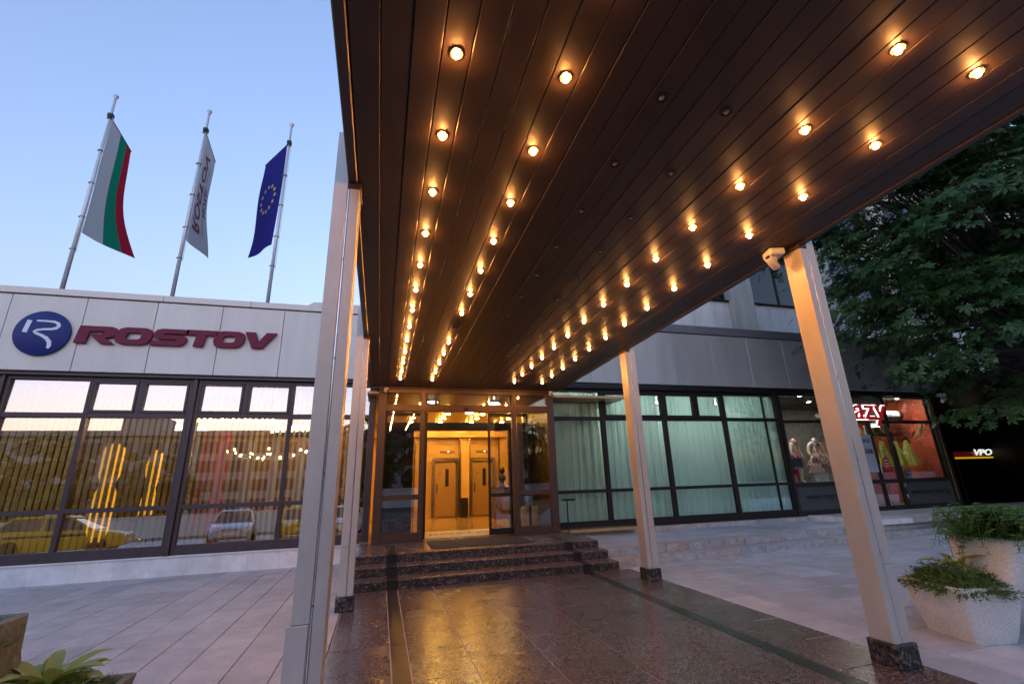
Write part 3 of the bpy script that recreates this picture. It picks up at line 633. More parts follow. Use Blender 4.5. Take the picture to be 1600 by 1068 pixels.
t, s = mannequin(12.66, 12.45, 1.3, 1.3, 'mannequin at the left window edge in a patterned top', .5); flare(t, s, m_pink, 'top', 1.08, .5, .1, .2, .015, True)
t, s = mannequin(14.2, 12.4, 1.3, 1.35, 'mannequin in a floral top half hidden by the front column', 0); flare(t, s, m_flo, 'top', 1.08, .42, .1, .24, .02, True)
bx_ = thing('shopping_bag', 'red and white shopping bag by the mannequin feet', 'bag', (12.5, 12.0, 1.3)); part('body', MB().cbox(12.44, 12.66, 11.9, 12.0, 1.301, 1.75, .004), pm('red card', (.5, .02, .03), .5), bx_); part('white_side', MB().cbox(12.34, 12.438, 11.9, 12.0, 1.301, 1.75, .004), m_white, bx_)
m_yel = floral('yellow check print', (.55, .5, .06), (.62, .6, .3), (.4, .45, .08), 12)
for i, (x, y, wd, lab) in enumerate(((16.95, 12.3, .17, 'olive yellow hanging skirt, leftmost of the yellow garments'), (17.35, 12.15, .2, 'yellow and white checked skirt hanging in the middle'), (17.75, 12.05, .22, 'yellow checked skirt hanging nearest the shop corner'), (16.0, 12.6, .18, 'yellow blouse hanging behind the glass shop door'))):
    t = thing('hanging_skirt', lab, 'skirt', (x, y, 1.6), group='yellow garments in the shop')
    flare(t, 1, m_yel, 'cloth', .98, .12, .07, wd*1.25, .05); part('hanger', MB().path([(-.12, 0, 1.0), (0, 0, 1.06), (.12, 0, 1.0)], .01, 5), m_black, t, world=False); part('hook', MB().path([(0, 0, 1.05), (0, 0, 1.14)], .008, 5), m_black, t, world=False)
ra = thing('clothes_rail', 'black rail carrying the yellow skirts', 'rail', (17.3, 12.2, .4)); part('bar', MB().path([(16.6, 12.2, 2.75), (18.1, 12.1, 2.75)], .015, 6), m_black, ra); part('post', MB().path([(16.62, 12.2, .4), (16.62, 12.2, 2.75)], .015, 6), m_black, ra)
po = thing('sale_poster', 'pale blue sale poster on the shop door glass beside the column', 'poster', (15.3, FY-.01, 2)); part('sheet', MB().box(15.0+.09, 15.6, FY+.03, FY+.036, 1.55, 2.75), pm('pale blue paper', (.5, .6, .68), .6), po)
part('print', text_mb('SALE', .16, .001, .004).map(lambda a, b, c: (a+15.35, b+FY+.027, c+2.55)), m_denim, po); part('print', text_mb('-50%', .2, .001, .006).map(lambda a, b, c: (a+15.35, b+FY+.027, c+2.2)), m_maroon, po)
pk = thing('notice_card', 'red notice card with pale print on the shop door', 'notice', (16.05, FY, 2.0)); part('card', MB().box(15.9, 16.12, FY+.03, FY+.036, 1.6, 2.0), pm('red notice', (.55, .03, .08), .5), pk); part('print', MB().box(15.94, 16.08, FY+.026, FY+.029, 1.72, 1.75).box(15.94, 16.08, FY+.026, FY+.029, 1.8, 1.83).box(15.94, 16.08, FY+.026, FY+.029, 1.9, 1.93), m_emb, pk)
ac = thing('air_conditioner', 'white rounded air unit on the orange shop wall', 'air conditioner', (17.6, 12.6, 3.4)); part('body', MB().lathe([(.18, 0), (.18, 1.35)], 16, (16.75, 12.4, 3.5), 'x'), m_white, ac, 30); part('end_cap', MB().lathe([(.19, 0), (.19, .14), (.1, .18)], 16, (18.11, 12.4, 3.5), 'x'), m_black, ac, 30)
pc = thing('framed_print', 'yellow and white picture standing on the shop shelf', 'picture', (17.1, 12.6, 2.85)); part('frame', MB().cbox(16.75, 17.75, 12.6, 12.64, 2.86, 3.16, .004), m_white, pc); part('picture', MB().box(16.95, 17.55, 12.592, 12.6, 2.9, 3.13), m_yel, pc)
for i, (x, c_) in enumerate(((17.0, 'red'), (17.4, 'white'))):
    t = thing('stock_box', f'{c_} cardboard box on the shop floor below the skirts', 'box', (x, 12.1, 1.3)); part('carton', MB().cbox(x-.18, x+.18, 12.0, 12.3, 1.3, 1.62, .006), MATS['red card'] if i == 0 else m_white, t); part('print', MB().box(x-.12, x+.12, 11.992, 11.999, 1.42, 1.46), m_black if i else m_emb, t)
struct('shop_shelf', MB().box(16.6, 18.6, 11.75, 12.5, 1.24, 1.3).box(16.6, 18.4, 12.5, 12.9, 2.8, 2.85), m_brown)

# ---------------------------------------------------------------- hotel tower behind
tw = thing('hotel_tower', 'pale stone clad upper block rising behind the low wing', 'building', (20, 15.4, 5.5))
m_clad = pm('weathered white cladding', (.78, .74, .70), .7, 0, .18, 1.2, rnd=.06, streak=.25); m_pier = pm('grey concrete pier', (.50, .47, .42), .8, 0, .2, 1.5, streak=.3)
TY = 15.0
part('core', MB().box(-.6, 46, TY+.35, 26, 5.5, 24), m_black, tw)
piers = [(-.6, .4)]+[(4.5+4.75*k, 5.65+4.75*k) for k in range(9)]
for a, b in piers: part('pier', MB().cbox(a, b, TY-.25, TY+.4, 5.55, 24, .02), m_pier, tw)
m_tg = glass('tower glass', (.25, .27, .3), .02, 0, 1.0)
for lv in range(3):
    zb = 8.75+lv*3.85
    for (a0, a1), (b0, b1) in zip(piers, piers[1:]):
        x = a1; n_ = 4; wd = (b0-a1)/n_
        for k in range(n_): part('cladding_panel', MB().cbox(x+k*wd+.004, x+(k+1)*wd-.004, TY, TY+.1, zb-1.75 if lv == 0 else zb-.95, zb-.06, .008), m_clad, tw)
        part('window_sill', MB().cbox(a1+.002, b0-.002, TY-.1, TY+.14, zb-.055, zb, .008), m_brown, tw)
        wn = part('window', MB().cbox(a1+.002, b0-.002, TY+.15, TY+.24, zb, zb+.09, .006).cbox(a1+.002, b0-.002, TY+.15, TY+.24, zb+2.8, zb+2.9, .006).cbox(a1+.002, a1+.1, TY+.15, TY+.24, zb+.09, zb+2.8, .006).cbox(b0-.1, b0-.002, TY+.15, TY+.24, zb+.09, zb+2.8, .006).cbox((a1+b0)/2-.05, (a1+b0)/2+.05, TY+.15, TY+.24, zb+.09, zb+2.8, .006), m_brown, tw)
        pane(a1+.09, (a1+b0)/2-.04, zb+.08, zb+2.81, m_tg, wn, TY+.19); pane((a1+b0)/2+.04, b0-.09, zb+.08, zb+2.81, m_tg, wn, TY+.19)
part('base_strip', MB().box(-.6, 46, TY-.02, TY+.3, 5.5, 6.98), m_clad, tw)

# ================================================================ CANOPY
def zb(y): return 4.077-.0233*y
CY0, CY1 = -1.2, 10.96
def slope(mb): return mb.map(lambda x, y, z: (x, y, z+zb(y)))
ca = thing('entrance_canopy', 'long dark brown slatted canopy with rows of warm bulbs over the walk', 'canopy', (1.95, 5, 4.0))
PW = .1725
pk_m = slope(MB().cbox(-PW/2+.0025, PW/2-.0025, CY0, CY1, 0, .03, .004)).mesh('soffit_plank', m_plank)
xs0 = .306-3*PW
for k in range(26): part('soffit_plank', pk_m, None, ca, loc=(xs0+k*PW, 0, random.uniform(-.0015, .0015)))
part('soffit_plank', slope(MB().cbox(4.185, 4.268, CY0, CY1, 0, .03, .004)), m_plank, ca)
part('backing', slope(MB().box(-.3, 4.27, CY0, CY1, .045, .12)), m_black, ca)
part('rim', slope(MB().cbox(-.378, -.304, CY0-.05, CY1, -.014, .5, .008)), m_rim, ca); part('rim', slope(MB().cbox(4.274, 4.348, CY0-.05, CY1, -.014, .5, .008)), m_rim, ca)
part('rim', slope(MB().cbox(-.303, 4.273, CY0-.05, CY0-.002, -.05, .5, .008)), m_rim, ca)
part('roof', slope(MB().box(-.3, 4.27, CY0, CY1, .42, .47)), m_black, ca)
part('end_trim', slope(MB().cbox(-.30, 4.27, CY1-.06, CY1-.002, -.03, -.002, .004)), m_vest, ca)
# lamps
bulb_me = MB().ball((0, 0, -.024), .018, 12, 8).mesh('bulb', m_bulb, True); dead_me = MB().ball((0, 0, .008), .022, 10, 6).mesh('bulb', m_dead, True)
ring = MB().lathe([(.028, 0), (.042, .0), (.040, -.008), (.028, -.008)], 16)
for k in range(12):
    t = 2*math.pi*k/12; ring.cbox(.036*math.cos(t)-.003, .036*math.cos(t)+.003, .036*math.sin(t)-.003, .036*math.sin(t)+.003, -.014, -.007, .001)
ring_me = ring.mesh('ring', m_sock, 30); cup_me = MB().lathe([(.045, -.001), (.045, -.006), (.033, -.006), (.03, 0.02)], 16, caps=False).mesh('ring', m_black, 30)
def lamp(x, y, lit, label, group):
    t = thing('soffit_lamp', label, 'lamp', (x, y, zb(y)-.001), group=group)
    part('ring', ring_me if lit else cup_me, None, t, world=False); part('bulb', bulb_me if lit else dead_me, None, t, world=False)
rows = [(.306, 'far left row', True), (.996, 'second lit row from left', True), (1.686, 'unlit row left of centre', False), (2.203, 'unlit row right of centre', False), (2.893, 'third lit row from left', True), (3.583, 'far right row', True)]
for x, rn, lit in rows:
    for k in range(-2 if lit else 0, 13):
        y = 2.06+.663*k
        l2 = lit and not (rn.startswith('second') and k == 7)
        if l2: lab = f'glowing warm bulb in the {rn}, {_ord[12-k]} from the hotel doors'
        else: lab = f'dead dark bulb in the {rn}, {_ord[12-k]} from the hotel doors'
        lamp(x, y, l2, lab, 'warm bulbs of the canopy' if l2 else 'unlit bulbs of the canopy')
# columns
def column(xi, s, y, label, cover=False):
    """xi = inner edge, s = +1 right side / -1 left side"""
    t = thing('canopy_column', label, 'column', (xi+s*.1, y+.11, 0), group='columns of the canopy')
    def X(a, b): return (min(xi+s*a, xi+s*b), max(xi+s*a, xi+s*b))
    zt = zb(y+.11)-.012
    part('granite_base', MB().cbox(*X(-.022, .222), y-.022, y+.242, .002, .185, .006), m_riser, t)
    part('inner_shaft', MB().cbox(*X(0, .078), y, y+.22, .186, zt-.04, .004), m_col, t)
    part('core', MB().box(*X(.079, .092), y+.014, y+.205, .186, zt-.04), m_black, t)
    part('bright_strip', MB().cbox(*X(.081, .090), y+.003, y+.0135, .186, zt-.045, .001), m_strip, t)
    sf = part('outer_shaft', MB().cbox(*X(.093, .2), y-.001, y+.22, .186, zt+.50, .004), m_col, t)
    for z in (.9, 1.7, 2.5, 3.3): part('rivet', MB().ball((xi+s*.082, y-.001, z), .006, 6, 4), m_black, sf)
    part('top_plate', MB().cbox(*X(-.01, .092), y-.01, y+.23, zt-.04, zt+.01, .004), m_rim, t)
    part('splice', MB().box(*X(.0925, .2005), y-.0015, y+.2205, .80, .803), m_black, t)
    if cover: part('cover_panel', MB().cbox(*X(.098, .222), y-.022, y-.003, .19, .80, .003), m_col, t)
column(4.268, 1, 3.42, 'pale metal column with orange glow, nearest on the right side'); column(4.268, 1, 7.28, 'pale metal column at the right end of the steps')
column(-.285, -1, 3.42, 'tall pale column nearest on the left, with cover plate low down', True); column(-.285, -1, 7.28, 'thin looking pale column at the left end of the steps')
# cameras on the canopy
def sec_cam(x, y, z, rz, label, s=1, mat=None):
    t = thing('security_camera', label, 'camera', (x, y, z), rz, group='security cameras'); mat = mat or m_white
    part('junction_box', MB().cbox(-.085*s, .085*s, -.085*s, .085*s, -.075*s, 0, .012*s), mat, t, world=False)
    part('arm', MB().path([(0, 0, -.074*s), (0, 0, -.13*s), (-.02*s, -.01*s, -.15*s)], .022*s, 8), mat, t, True, world=False)
    b = part('body', MB().lathe([(.036*s, -.12*s), (.042*s, -.11*s), (.042*s, .05*s), (.036*s, .06*s)], 14, (0, 0, 0), 'x'), mat, t, 40, loc=(-.03*s, -.01*s, -.17*s), rot=(0, .5, .6), world=False)
    part('lens', MB().lathe([(.028*s, -.122*s), (.02*s, -.13*s)], 12, (0, 0, 0), 'x'), m_black, b, True, world=False)
sec_cam(4.12, 3.62, zb(3.6)-.004, -.3, 'white security camera under the canopy by the front right column')
sec_cam(.02, 10.86, 3.79, .3, 'tiny white camera above the left end of the entrance', .5); sec_cam(4.1, 10.86, 3.79, -.3, 'tiny white camera above the right end of the entrance', .5)

# ================================================================ SIGN ON THE FASCIA
sn = thing('hotel_sign', 'round blue emblem and six maroon block letters on the pale fascia', 'sign', (-4.8, 11.42, 4.7))
dc = part('emblem_disc', MB().lathe([(.49, 0), (.49, .05), (.475, .06), (.01, .06)], 48, (-7.04, 11.455, 4.9), 'y'), m_blue, sn, 35)
part('emblem_stroke', MB().stroke([(-7.29, 5.17), (-7.33, 4.9)], .085, 11.388, .008), m_emb, dc)
rib = [(-7.17, 5.165), (-7.0, 5.165), (-6.86, 5.155), (-6.79, 5.12), (-6.77, 5.07), (-6.80, 5.02), (-6.88, 4.99), (-7.02, 4.98), (-7.13, 4.955), (-7.17, 4.925), (-7.13, 4.89), (-7.03, 4.85), (-6.93, 4.79), (-6.865, 4.71), (-6.85, 4.62), (-6.87, 4.57)]
part('emblem_ribbon', MB().stroke(rib, [.035, .04, .05, .062, .068, .062, .05, .042, .045, .05, .05, .055, .068, .075, .07, .05], 11.386, .009), m_emb, dc)
def rrect(x0, x1, y0, y1, c):
    return [(x0+c*1.25, y0), (x1-c*1.25, y0), (x1-c*.4, y0+c*.3), (x1, y0+c), (x1, y1-c), (x1-c*.4, y1-c*.3), (x1-c*1.25, y1), (x0+c*1.25, y1), (x0+c*.4, y1-c*.3), (x0, y1-c), (x0, y0+c), (x0+c*.4, y0+c*.3)]
GL = {'R': [[(0, 0), (0, 1), (1.5, 1), (1.72, .93), (1.8, .8), (1.8, .55), (1.7, .42), (1.52, .36), (1.34, .36), (1.84, 0), (1.24, 0), (.70, .42), (.70, .54), (1.26, .54), (1.26, .72), (.52, .72), (.52, 0)]],
 'O': [rrect(0, 1.8, 0, 1, .33), rrect(.52, 1.28, .28, .72, .13)],
 'S': [[(0.0, 0), (1.45, 0), (1.7, .08), (1.8, .24), (1.8, .42), (1.7, .56), (1.5, .62), (.55, .62), (.5, .68), (.55, .74), (1.8, .74), (1.8, 1), (.35, 1), (.1, .92), (0, .76), (0, .58), (.1, .44), (.3, .38), (1.25, .38), (1.3, .32), (1.25, .26), (0, .26)]],
 'T': [[(.62, 0), (1.16, 0), (1.16, .72), (1.8, .72), (1.8, 1), (0, 1), (0, .72), (.62, .72)]],
 'V': [[(0, 1), (.6, 1), (.95, .38), (1.3, 1), (1.9, 1), (1.26, 0), (.64, 0)]]}
lx = [(-6.45, .70), (-5.76, .69), (-5.06, .67), (-4.45, .64), (-3.87, .63), (-3.27, .64)]
for ch, (x0, wd) in zip('ROSTOV', lx):
    g_ = GL[ch]; k = wd/1.85; h = .375
    mb = poly_mb([[(p[0]*k+p[1]*h*.16, p[1]*h) for p in lp] for lp in g_], .028, .006)
    part('letter', mb.map(lambda a, b, c: (a+x0, b+11.41, c+4.725+(x0+6.45)*.012)), m_maroon, sn)

# ================================================================ FLAGS
def flagpole(x, y, label):
    t = thing('flagpole', label, 'flagpole', (x, y, 5.5), group='flagpoles on the roof')
    part('pole', MB().path([(x, y, 5.5), (x, y, 9.0), (x, y, 12.0)], [.048, .043, .028], 12), m_steel, t, True)
    part('finial', MB().lathe([(.026, 12.0), (.04, 12.02), (.03, 12.05), (.06, 12.08), (.063, 12.11), (.035, 12.15), (.01, 12.16)], 12, (x, y, 0)), m_steel, t, True)
    for z in (7.4, 8.3, 9.3, 10.3, 11.35): part('ring', MB().lathe([(.056, z-.008), (.066, z), (.056, z+.008), (.047, z)], 12, (x, y, 0)).cbox(x-.085, x-.055, y-.012, y+.01, z-.012, z+.012, .003), m_sock, t, True)
    part('halyard', MB().path([(x+.075, y-.02, 7.3), (x+.06, y-.01, 11.4)], .006, 5), m_white, t)
    part('boom_clamp', MB().cbox(x-.06, x+.06, y-.06, y+.06, 11.38, 11.5, .01), m_black, t)
    return t
def flag(x, y, zt, ang, W, H, sag, bands, label, ph, cat='flag'):
    d = Vector((math.sin(ang), math.cos(ang), 0)); nrm = Vector((math.cos(ang), -math.sin(ang), 0))
    def pos(u, v):   # u 0..1 along the boom, v 0..1 down
        p = Vector((x, y, zt))+d*(.07+u*W)+Vector((0, 0, -v*H))
        p += nrm*(math.sin(u*5+ph+v*2.2)*.06*v+math.sin(v*7+ph)*.035*u+sag*v*v*u)+Vector((0, 0, .06*u*v*v))
        return p
    t = thing('flag', label, cat, (x, y, zt-H), group='flags on the roof')
    for a, b, mt, nm in bands: part(nm, MB().grid(max(3, int(14*(b-a))), 28, lambda i, j: pos(a+(b-a)*i, j)), mt, t, True)
    part('boom', MB().path([tuple(pos(-.03, 0)+Vector((0, 0, .012))), tuple(pos(1.02, 0)+Vector((0, 0, .012)))], .012, 6), m_black, t)
    return t, pos, nrm
def onflag(mb, pos, off, u0, v0, su, sv, rot):   # wrap flat lettering (xz) onto the flag
    def fn(a, b, c):
        if rot: a, c = -c, a      # turn to run down the flag
        u = u0+a*su; v = v0+c*sv
        e = .002; p = pos(u, v); pu = pos(u+e, v)-p; pv = pos(u, v+e)-p; n = pu.cross(pv).normalized()
        return p+n*off*(1 if n.y < 0 or True else -1)
    return mb.map(fn)
fw_ = cloth('flag white', (.66, .66, .68), .35); fg_ = cloth('flag green', (.02, .30, .18), .35); fr_ = cloth('flag red', (.55, .03, .06), .35); fb_ = cloth('flag blue', (.045, .045, .28), .3); fy_ = pm('flag gold', (.75, .55, .12), .7); fk_ = pm('flag black print', (.03, .03, .05), .8); fm_ = pm('flag red print', (.5, .03, .1), .8)
flagpole(-7.57, 12.5, 'leftmost steel flagpole carrying the white green red flag'); flagpole(-5.3, 12.5, 'middle steel flagpole carrying the white lettered flag'); flagpole(-3.12, 12.5, 'rightmost steel flagpole carrying the dark blue flag')
flag(-7.57, 12.5, 11.4, -.10, 1.35, 3.5, .62, [(0, .46, fw_, 'white_band'), (.46, .77, fg_, 'green_band'), (.77, 1.0, fr_, 'red_band')], 'hanging flag with white, green and red vertical bands', .3)
t, pos, nn = flag(-5.3, 12.5, 11.4, -.14, 1.3, 3.35, .22, [(0, 1, fw_, 'cloth')], 'white hanging banner with red and black lettering running down', 1.1)
for sd in (-.012, .012):
    part('red_lettering', onflag(text_mb('ROSTOV', .62, 0, .006, 0, 1.05), pos, sd, .42, .48, -1/1.3*1.0, -1/3.35*1.0, True), fm_, t)
    part('black_lettering', onflag(text_mb('HOTEL', .3, 0, .0, .15, 1.1), pos, sd, .78, .5, -1/1.3, -1/3.35, True), fk_, t)
    part('black_rule', onflag(MB().add([(-1.2, 0, -.008), (-.62, 0, -.008), (-.62, 0, .008), (-1.2, 0, .008)], [(0,1,2,3)]).add([(.62, 0, -.008), (1.2, 0, -.008), (1.2, 0, .008), (.62, 0, .008)], [(0,1,2,3)]), pos, sd, .72, .5, -1/1.3, -1/3.35, True), fk_, t)
t, pos, nn = flag(-3.14, 12.5, 11.4, -.65, 1.4, 3.35, -.1, [(0, 1, fb_, 'cloth')], 'dark blue hanging flag with a ring of gold stars', 2.0)
for k in range(12):
    a = 2*math.pi*k/12; mb = MB(); pts = []
    for q in range(10):
        r = .085 if q % 2 == 0 else .034; tt = math.pi/2+math.pi*q/5; pts.append((r*math.cos(tt), 0, r*math.sin(tt)))
    for sd in (-.012, .012):
        mb2 = MB().add(pts, [tuple(range(10))]); part('star', onflag(mb2, pos, sd, .5+.42*math.cos(a)/1.4, .48+.42*math.sin(a)/3.35, 1/1.4, -1/3.35, False), fy_, t)

# ================================================================ PLANTERS
def rr_ring(x0, x1, y0, y1, z, r=.06, n=4, dz=0):
    P = []
    for cx, cy_, a0 in ((x1-r, y1-r, 0), (x0+r, y1-r, 90), (x0+r, y0+r, 180), (x1-r, y0+r, 270)):
        for k in range(n+1):
            a = R_(a0+90*k/n); P.append((cx+r*math.cos(a), cy_+r*math.sin(a), z))
    return P
def planter(loc, rz, label, u0=0, m_conc=m_conc):
    t = thing('concrete_planter', label, 'planter', loc, rz, group='two tier concrete planters')
    def bumpy(mb, amp=.006):
        return mb.map(lambda x, y, z: (x+random.uniform(-amp, amp), y+random.uniform(-amp, amp), z+random.uniform(-amp, amp)*.6))
    L = MB()
    rings = [rr_ring(0, .40, -.275, .275, 0, .035), rr_ring(-.02, .42, -.29, .29, .08, .03), rr_ring(-.07, .47, -.335, .335, .30, .03), rr_ring(-.105, .5, -.36, .36, .475, .03), rr_ring(-.11, .5, -.365, .365, .49, .03), rr_ring(-.06, .46, -.315, .315, .492, .03), rr_ring(-.03, .44, -.29, .29, .36, .03)]
    part('lower_bowl', bumpy(L.loft(rings)), m_conc, t, 45, world=False)
    U = MB()
    rings = [rr_ring(.20, .43, -.25, .25, .02, .05), rr_ring(.32, .56, -.27, .27, .34, .06), rr_ring(.42, .82, -.30, .30, .52, .07), rr_ring(.48, 1.12, -.33, .33, .70, .08), rr_ring(.49, 1.24, -.35, .35, .88, .08), rr_ring(.495, 1.25, -.355, .355, .90, .08), rr_ring(.55, 1.20, -.30, .30, .902, .07), rr_ring(.58, 1.16, -.28, .28, .78, .06)]
    rings = [[(q[0]+(u0 if q[2] > .5 else 0), q[1], q[2]) for q in rg] for rg in rings]
    part('upper_bowl', bumpy(U.loft(rings)), m_conc, t, 45, world=False)
    part('soil', MB().box(-.03, .44, -.28, .28, .365, .39), m_soil, t, world=False); part('soil', MB().box(.59, 1.15, -.27, .27, .785, .82), m_soil, t, world=False)
    return t
m_fern = leafmat('fern green', (.06, .20, .045), (.19, .42, .09), .4); m_jun = leafmat('juniper green', (.045, .10, .015), (.15, .22, .04), .25, .6); m_hosta = leafmat('hosta leaf', (.22, .34, .05), (.45, .45, .10), .35, .4); m_stem = pm('stem', (.09, .13, .04), .7)
def fern(loc, rz, label, n=85, L=.42, drop=.75, sx=.42, sy=.28):
    t = thing('fern', label, 'plant', loc, rz); mb = MB(); ms = MB()
    for i in range(n):
        a = random.uniform(0, 2*math.pi); b0 = Vector((random.gauss(0, .4)*sx, random.gauss(0, .4)*sy, 0)); d = Vector((math.cos(a), math.sin(a), 0)); ln = L*random.uniform(.6, 1.3); h = random.uniform(.05, .38)
        dr = drop*random.uniform(.3, 1.1); sd = Vector((-d.y, d.x, 0)); pts = []
        for k in range(11):
            q = k/10; pts.append(b0+d*ln*q+Vector((0, 0, h*math.sin(q*2.2)-dr*q*q*q*.8)))
        ms.path([tuple(p) for p in pts[::2]], .003, 4, False)
        for k in range(1, 11):
            p = pts[k]; w_ = .062*(1-.5*k/10)
            for sgn in (-1, 1):
                tip = p+sd*sgn*w_+d*.012+Vector((0, 0, random.uniform(-.015, .01))); wv = d*.026
                mb.add([p-wv*.6, p+sd*sgn*w_*.55-wv, tip, p+sd*sgn*w_*.55+wv], [(0, 1, 2, 3)])
    part('foliage', mb, m_fern, t, world=False); part('stems', ms, m_stem, t, world=False); return t
def juniper(loc, rz, label, n=260, sx=.34, sy=.36, h=.17):
    t = thing('juniper', label, 'plant', loc, rz); mb = MB()
    for i in range(n):
        a = random.uniform(0, 2*math.pi); r = math.sqrt(random.random()); c = Vector((r*sx*math.cos(a), r*sy*math.sin(a), 0)); d = (Vector((math.cos(a)*(.3+r), math.sin(a)*(.3+r), random.uniform(.0, 1.1)*(1.15-r)))).normalized()
        ln = random.uniform(.09, .2); p0 = c+Vector((0, 0, h*(1-r*r)*.8)); s1 = d.cross(Vector((0, 0, 1))).normalized(); s2 = d.cross(s1)
        for k in range(14):
            q = random.random(); p = p0+d*ln*q+Vector((0, 0, -.05*q*q*r)); b = random.uniform(0, 6.28); o_ = (s1*math.cos(b)+s2*math.sin(b)+d*.8).normalized(); wv = o_.cross(d).normalized()*.0035
            l2 = random.uniform(.028, .06); mb.add([p-wv*1.5, p+wv*1.5, p+o_*l2], [(0, 1, 2)])
    part('foliage', mb, m_jun, t, world=False); part('stems', MB().ball((0, 0, h*.25), 1, 14, 8, (sx*.8, sy*.8, h*.42)), pm('juniper heart '+str(len(MATS)), (.012, .02, .006), .95, 0, .4, 30, 1, 60), t, True, world=False); return t
def hosta(loc, rz, label, n=14, L=.26):
    t = thing('hosta', label, 'plant', loc, rz)
    for i in range(n):
        a = i*2.4+random.uniform(-.3, .3); el = random.uniform(.25, 1.05); ln = L*random.uniform(.7, 1.15); wd = ln*.2
        def fn(u, v, a=a, el=el, ln=ln, wd=wd):
            q = u; wv = wd*1.5*(min(1, q*.93+.07)**.7)*((1-q)**.62); s_ = (v-.5)*2
            r = .02+ln*q*math.cos(el*(1-.5*q)); z = ln*(math.sin(el)*q-.42*q*q)+abs(s_)*wv*.35
            return (r*math.cos(a)-s_*wv*math.sin(a), r*math.sin(a)+s_*wv*math.cos(a), z+.03)
        part('leaf', MB().grid(9, 4, fn), m_hosta, t, True, world=False)
    part('stem', MB().path([(0, 0, -.05), (0, 0, .05)], .02, 6), m_stem, t, world=False); return t
planter((5.566, 3.857, 0), R_(-14), 'pale concrete two tier planter beside the front right column', .04)
juniper((5.74, 3.80, .45), R_(-14), 'low dark green juniper in the lower bowl of the right planter', 560, .29, .35, .13)
hosta((5.88, 3.86, .58), .4, 'small yellow green hosta behind the juniper in the right planter', 13, .28)
fern((6.42, 3.66, .88), 0, 'trailing fern spilling over the upper bowl of the right planter', 330, .30, .30, .5, .40)
planter((-1.57, 3.64, 0), R_(180), 'dark mossy concrete planter cut by the lower left picture corner', .02, pm('mossy aggregate', (.26, .24, .22), .95, 0, .4, 22, 1.0, 70, stain=.5, grain=.35, hue=(.12, .15, .07)))
hosta((-1.86, 3.84, .47), .9, 'large yellow green hosta in the lower left planter', 34, .34)
juniper((-1.78, 3.70, .42), 0, 'mossy juniper along the rim of the lower left planter', 300, .26, .28, .07)
juniper((-2.48, 3.66, .80), 0, 'mossy juniper in the upper bowl of the lower left planter', 380, .30, .26, .12)

# ---------------------------------------------------------------- ashtray stand by the entrance
asx = thing('ashtray_stand', 'thin black ashtray stand right of the entrance', 'ashtray', (4.42, 11.0, .27))
part('base', MB().lathe([(.12, .272), (.12, .285), (.02, .30)], 14, (4.42, 11.0, 0)), m_black, asx); part('pole', MB().path([(4.42, 11.0, .29), (4.42, 11.0, 1.12)], .016, 8), m_black, asx); part('tray', MB().cbox(4.30, 4.62, 10.94, 11.06, 1.12, 1.17, .01), m_black, asx)

# ---------------------------------------------------------------- restaurant contents behind the left windows
m_slat = cloth('blind slat', (.88, .86, .66), .45)
sl_me = MB().grid(2, 8, lambda u, v: ((u-.5)*.10, .008*math.sin(u*math.pi), v*3.35)).mesh('slat', m_slat, True)
for bi, (a, b, s, t0, t1) in enumerate(LB[1:]):
    t = thing('vertical_blind', ['half open vertical blind in the leftmost window', 'half open vertical blind in the window below the red letters', 'half open vertical blind in the window left of the front column', 'half open vertical blind in the window behind the left columns'][bi], 'blind', ((a+b)/2, 11.86, .5), group='vertical blinds of the left wing')
    part('rail', MB().cbox(a+.05, b-.05, 11.84, 11.88, 3.87, 3.91, .005), m_white, t)
    x = a+.08
    while x < b-.06:
        part('slat', sl_me, None, t, loc=(x, 11.86, .52), rot=(0, 0, R_(random.uniform(58, 76)))); x += .118
m_ring = emit('ring light panel', (1, .60, .22), 12)
for i, (x, y, r) in enumerate(((-4.0, 14.4, 1.05), (-2.6, 16.6, .9))):
    t = thing('ring_light', ['large ring of lit ceiling panels behind the middle left window', 'smaller ring of lit ceiling panels deeper in the restaurant'][i], 'lamp', (x, y, 3.9), group='ring lights of the restaurant')
    part('hanger', MB().path([(x, y-r, 3.5), (x, y-r, 3.95)], .01, 5).path([(x, y+r, 3.5), (x, y+r, 3.95)], .01, 5), m_sock, t)
    part('drum', MB().lathe([(r*1.03, 3.50), (r*1.03, 3.30), (r*.99, 3.30), (r*.99, 3.50)], 36, (x, y, 0)), m_sock, t, 40)
    for k in range(26):
        a0, a1 = 2*math.pi*(k+.08)/26, 2*math.pi*(k+.92)/26
        q = [(x+r*1.04*math.cos(a), y+r*1.04*math.sin(a), z) for a, z in ((a0, 3.32), (a1, 3.32), (a1, 3.48), (a0, 3.48))]; part('light_panel', MB().add(q, [(0, 1, 2, 3)]), m_ring, t)
m_cb = emit('chandelier bulb', (1, .6, .25), 40)
t = thing('chandelier', 'chandelier of many small warm bulbs in the restaurant', 'chandelier', (-3.2, 15, 3.9)); part('stem', MB().path([(-3.2, 15, 3.95), (-3.2, 15, 2.7)], .02, 6), m_sock, t)
for r, z, n_ in ((1.05, 2.62, 14), (.7, 2.5, 10), (.35, 2.42, 6)):
    part('hoop', MB().path([(-3.2+r*math.cos(a), 15+r*math.sin(a), z) for a in (2*math.pi*k/24 for k in range(25))], .012, 6), m_sock, t, True)
    for k in range(n_):
        a = 2*math.pi*k/n_; part('bulb', MB().ball((-3.2+r*math.cos(a), 15+r*math.sin(a), z+.05), .024, 8, 6), m_cb, t, True)
m_amb = emit('amber glass', (1, .46, .05), .26)
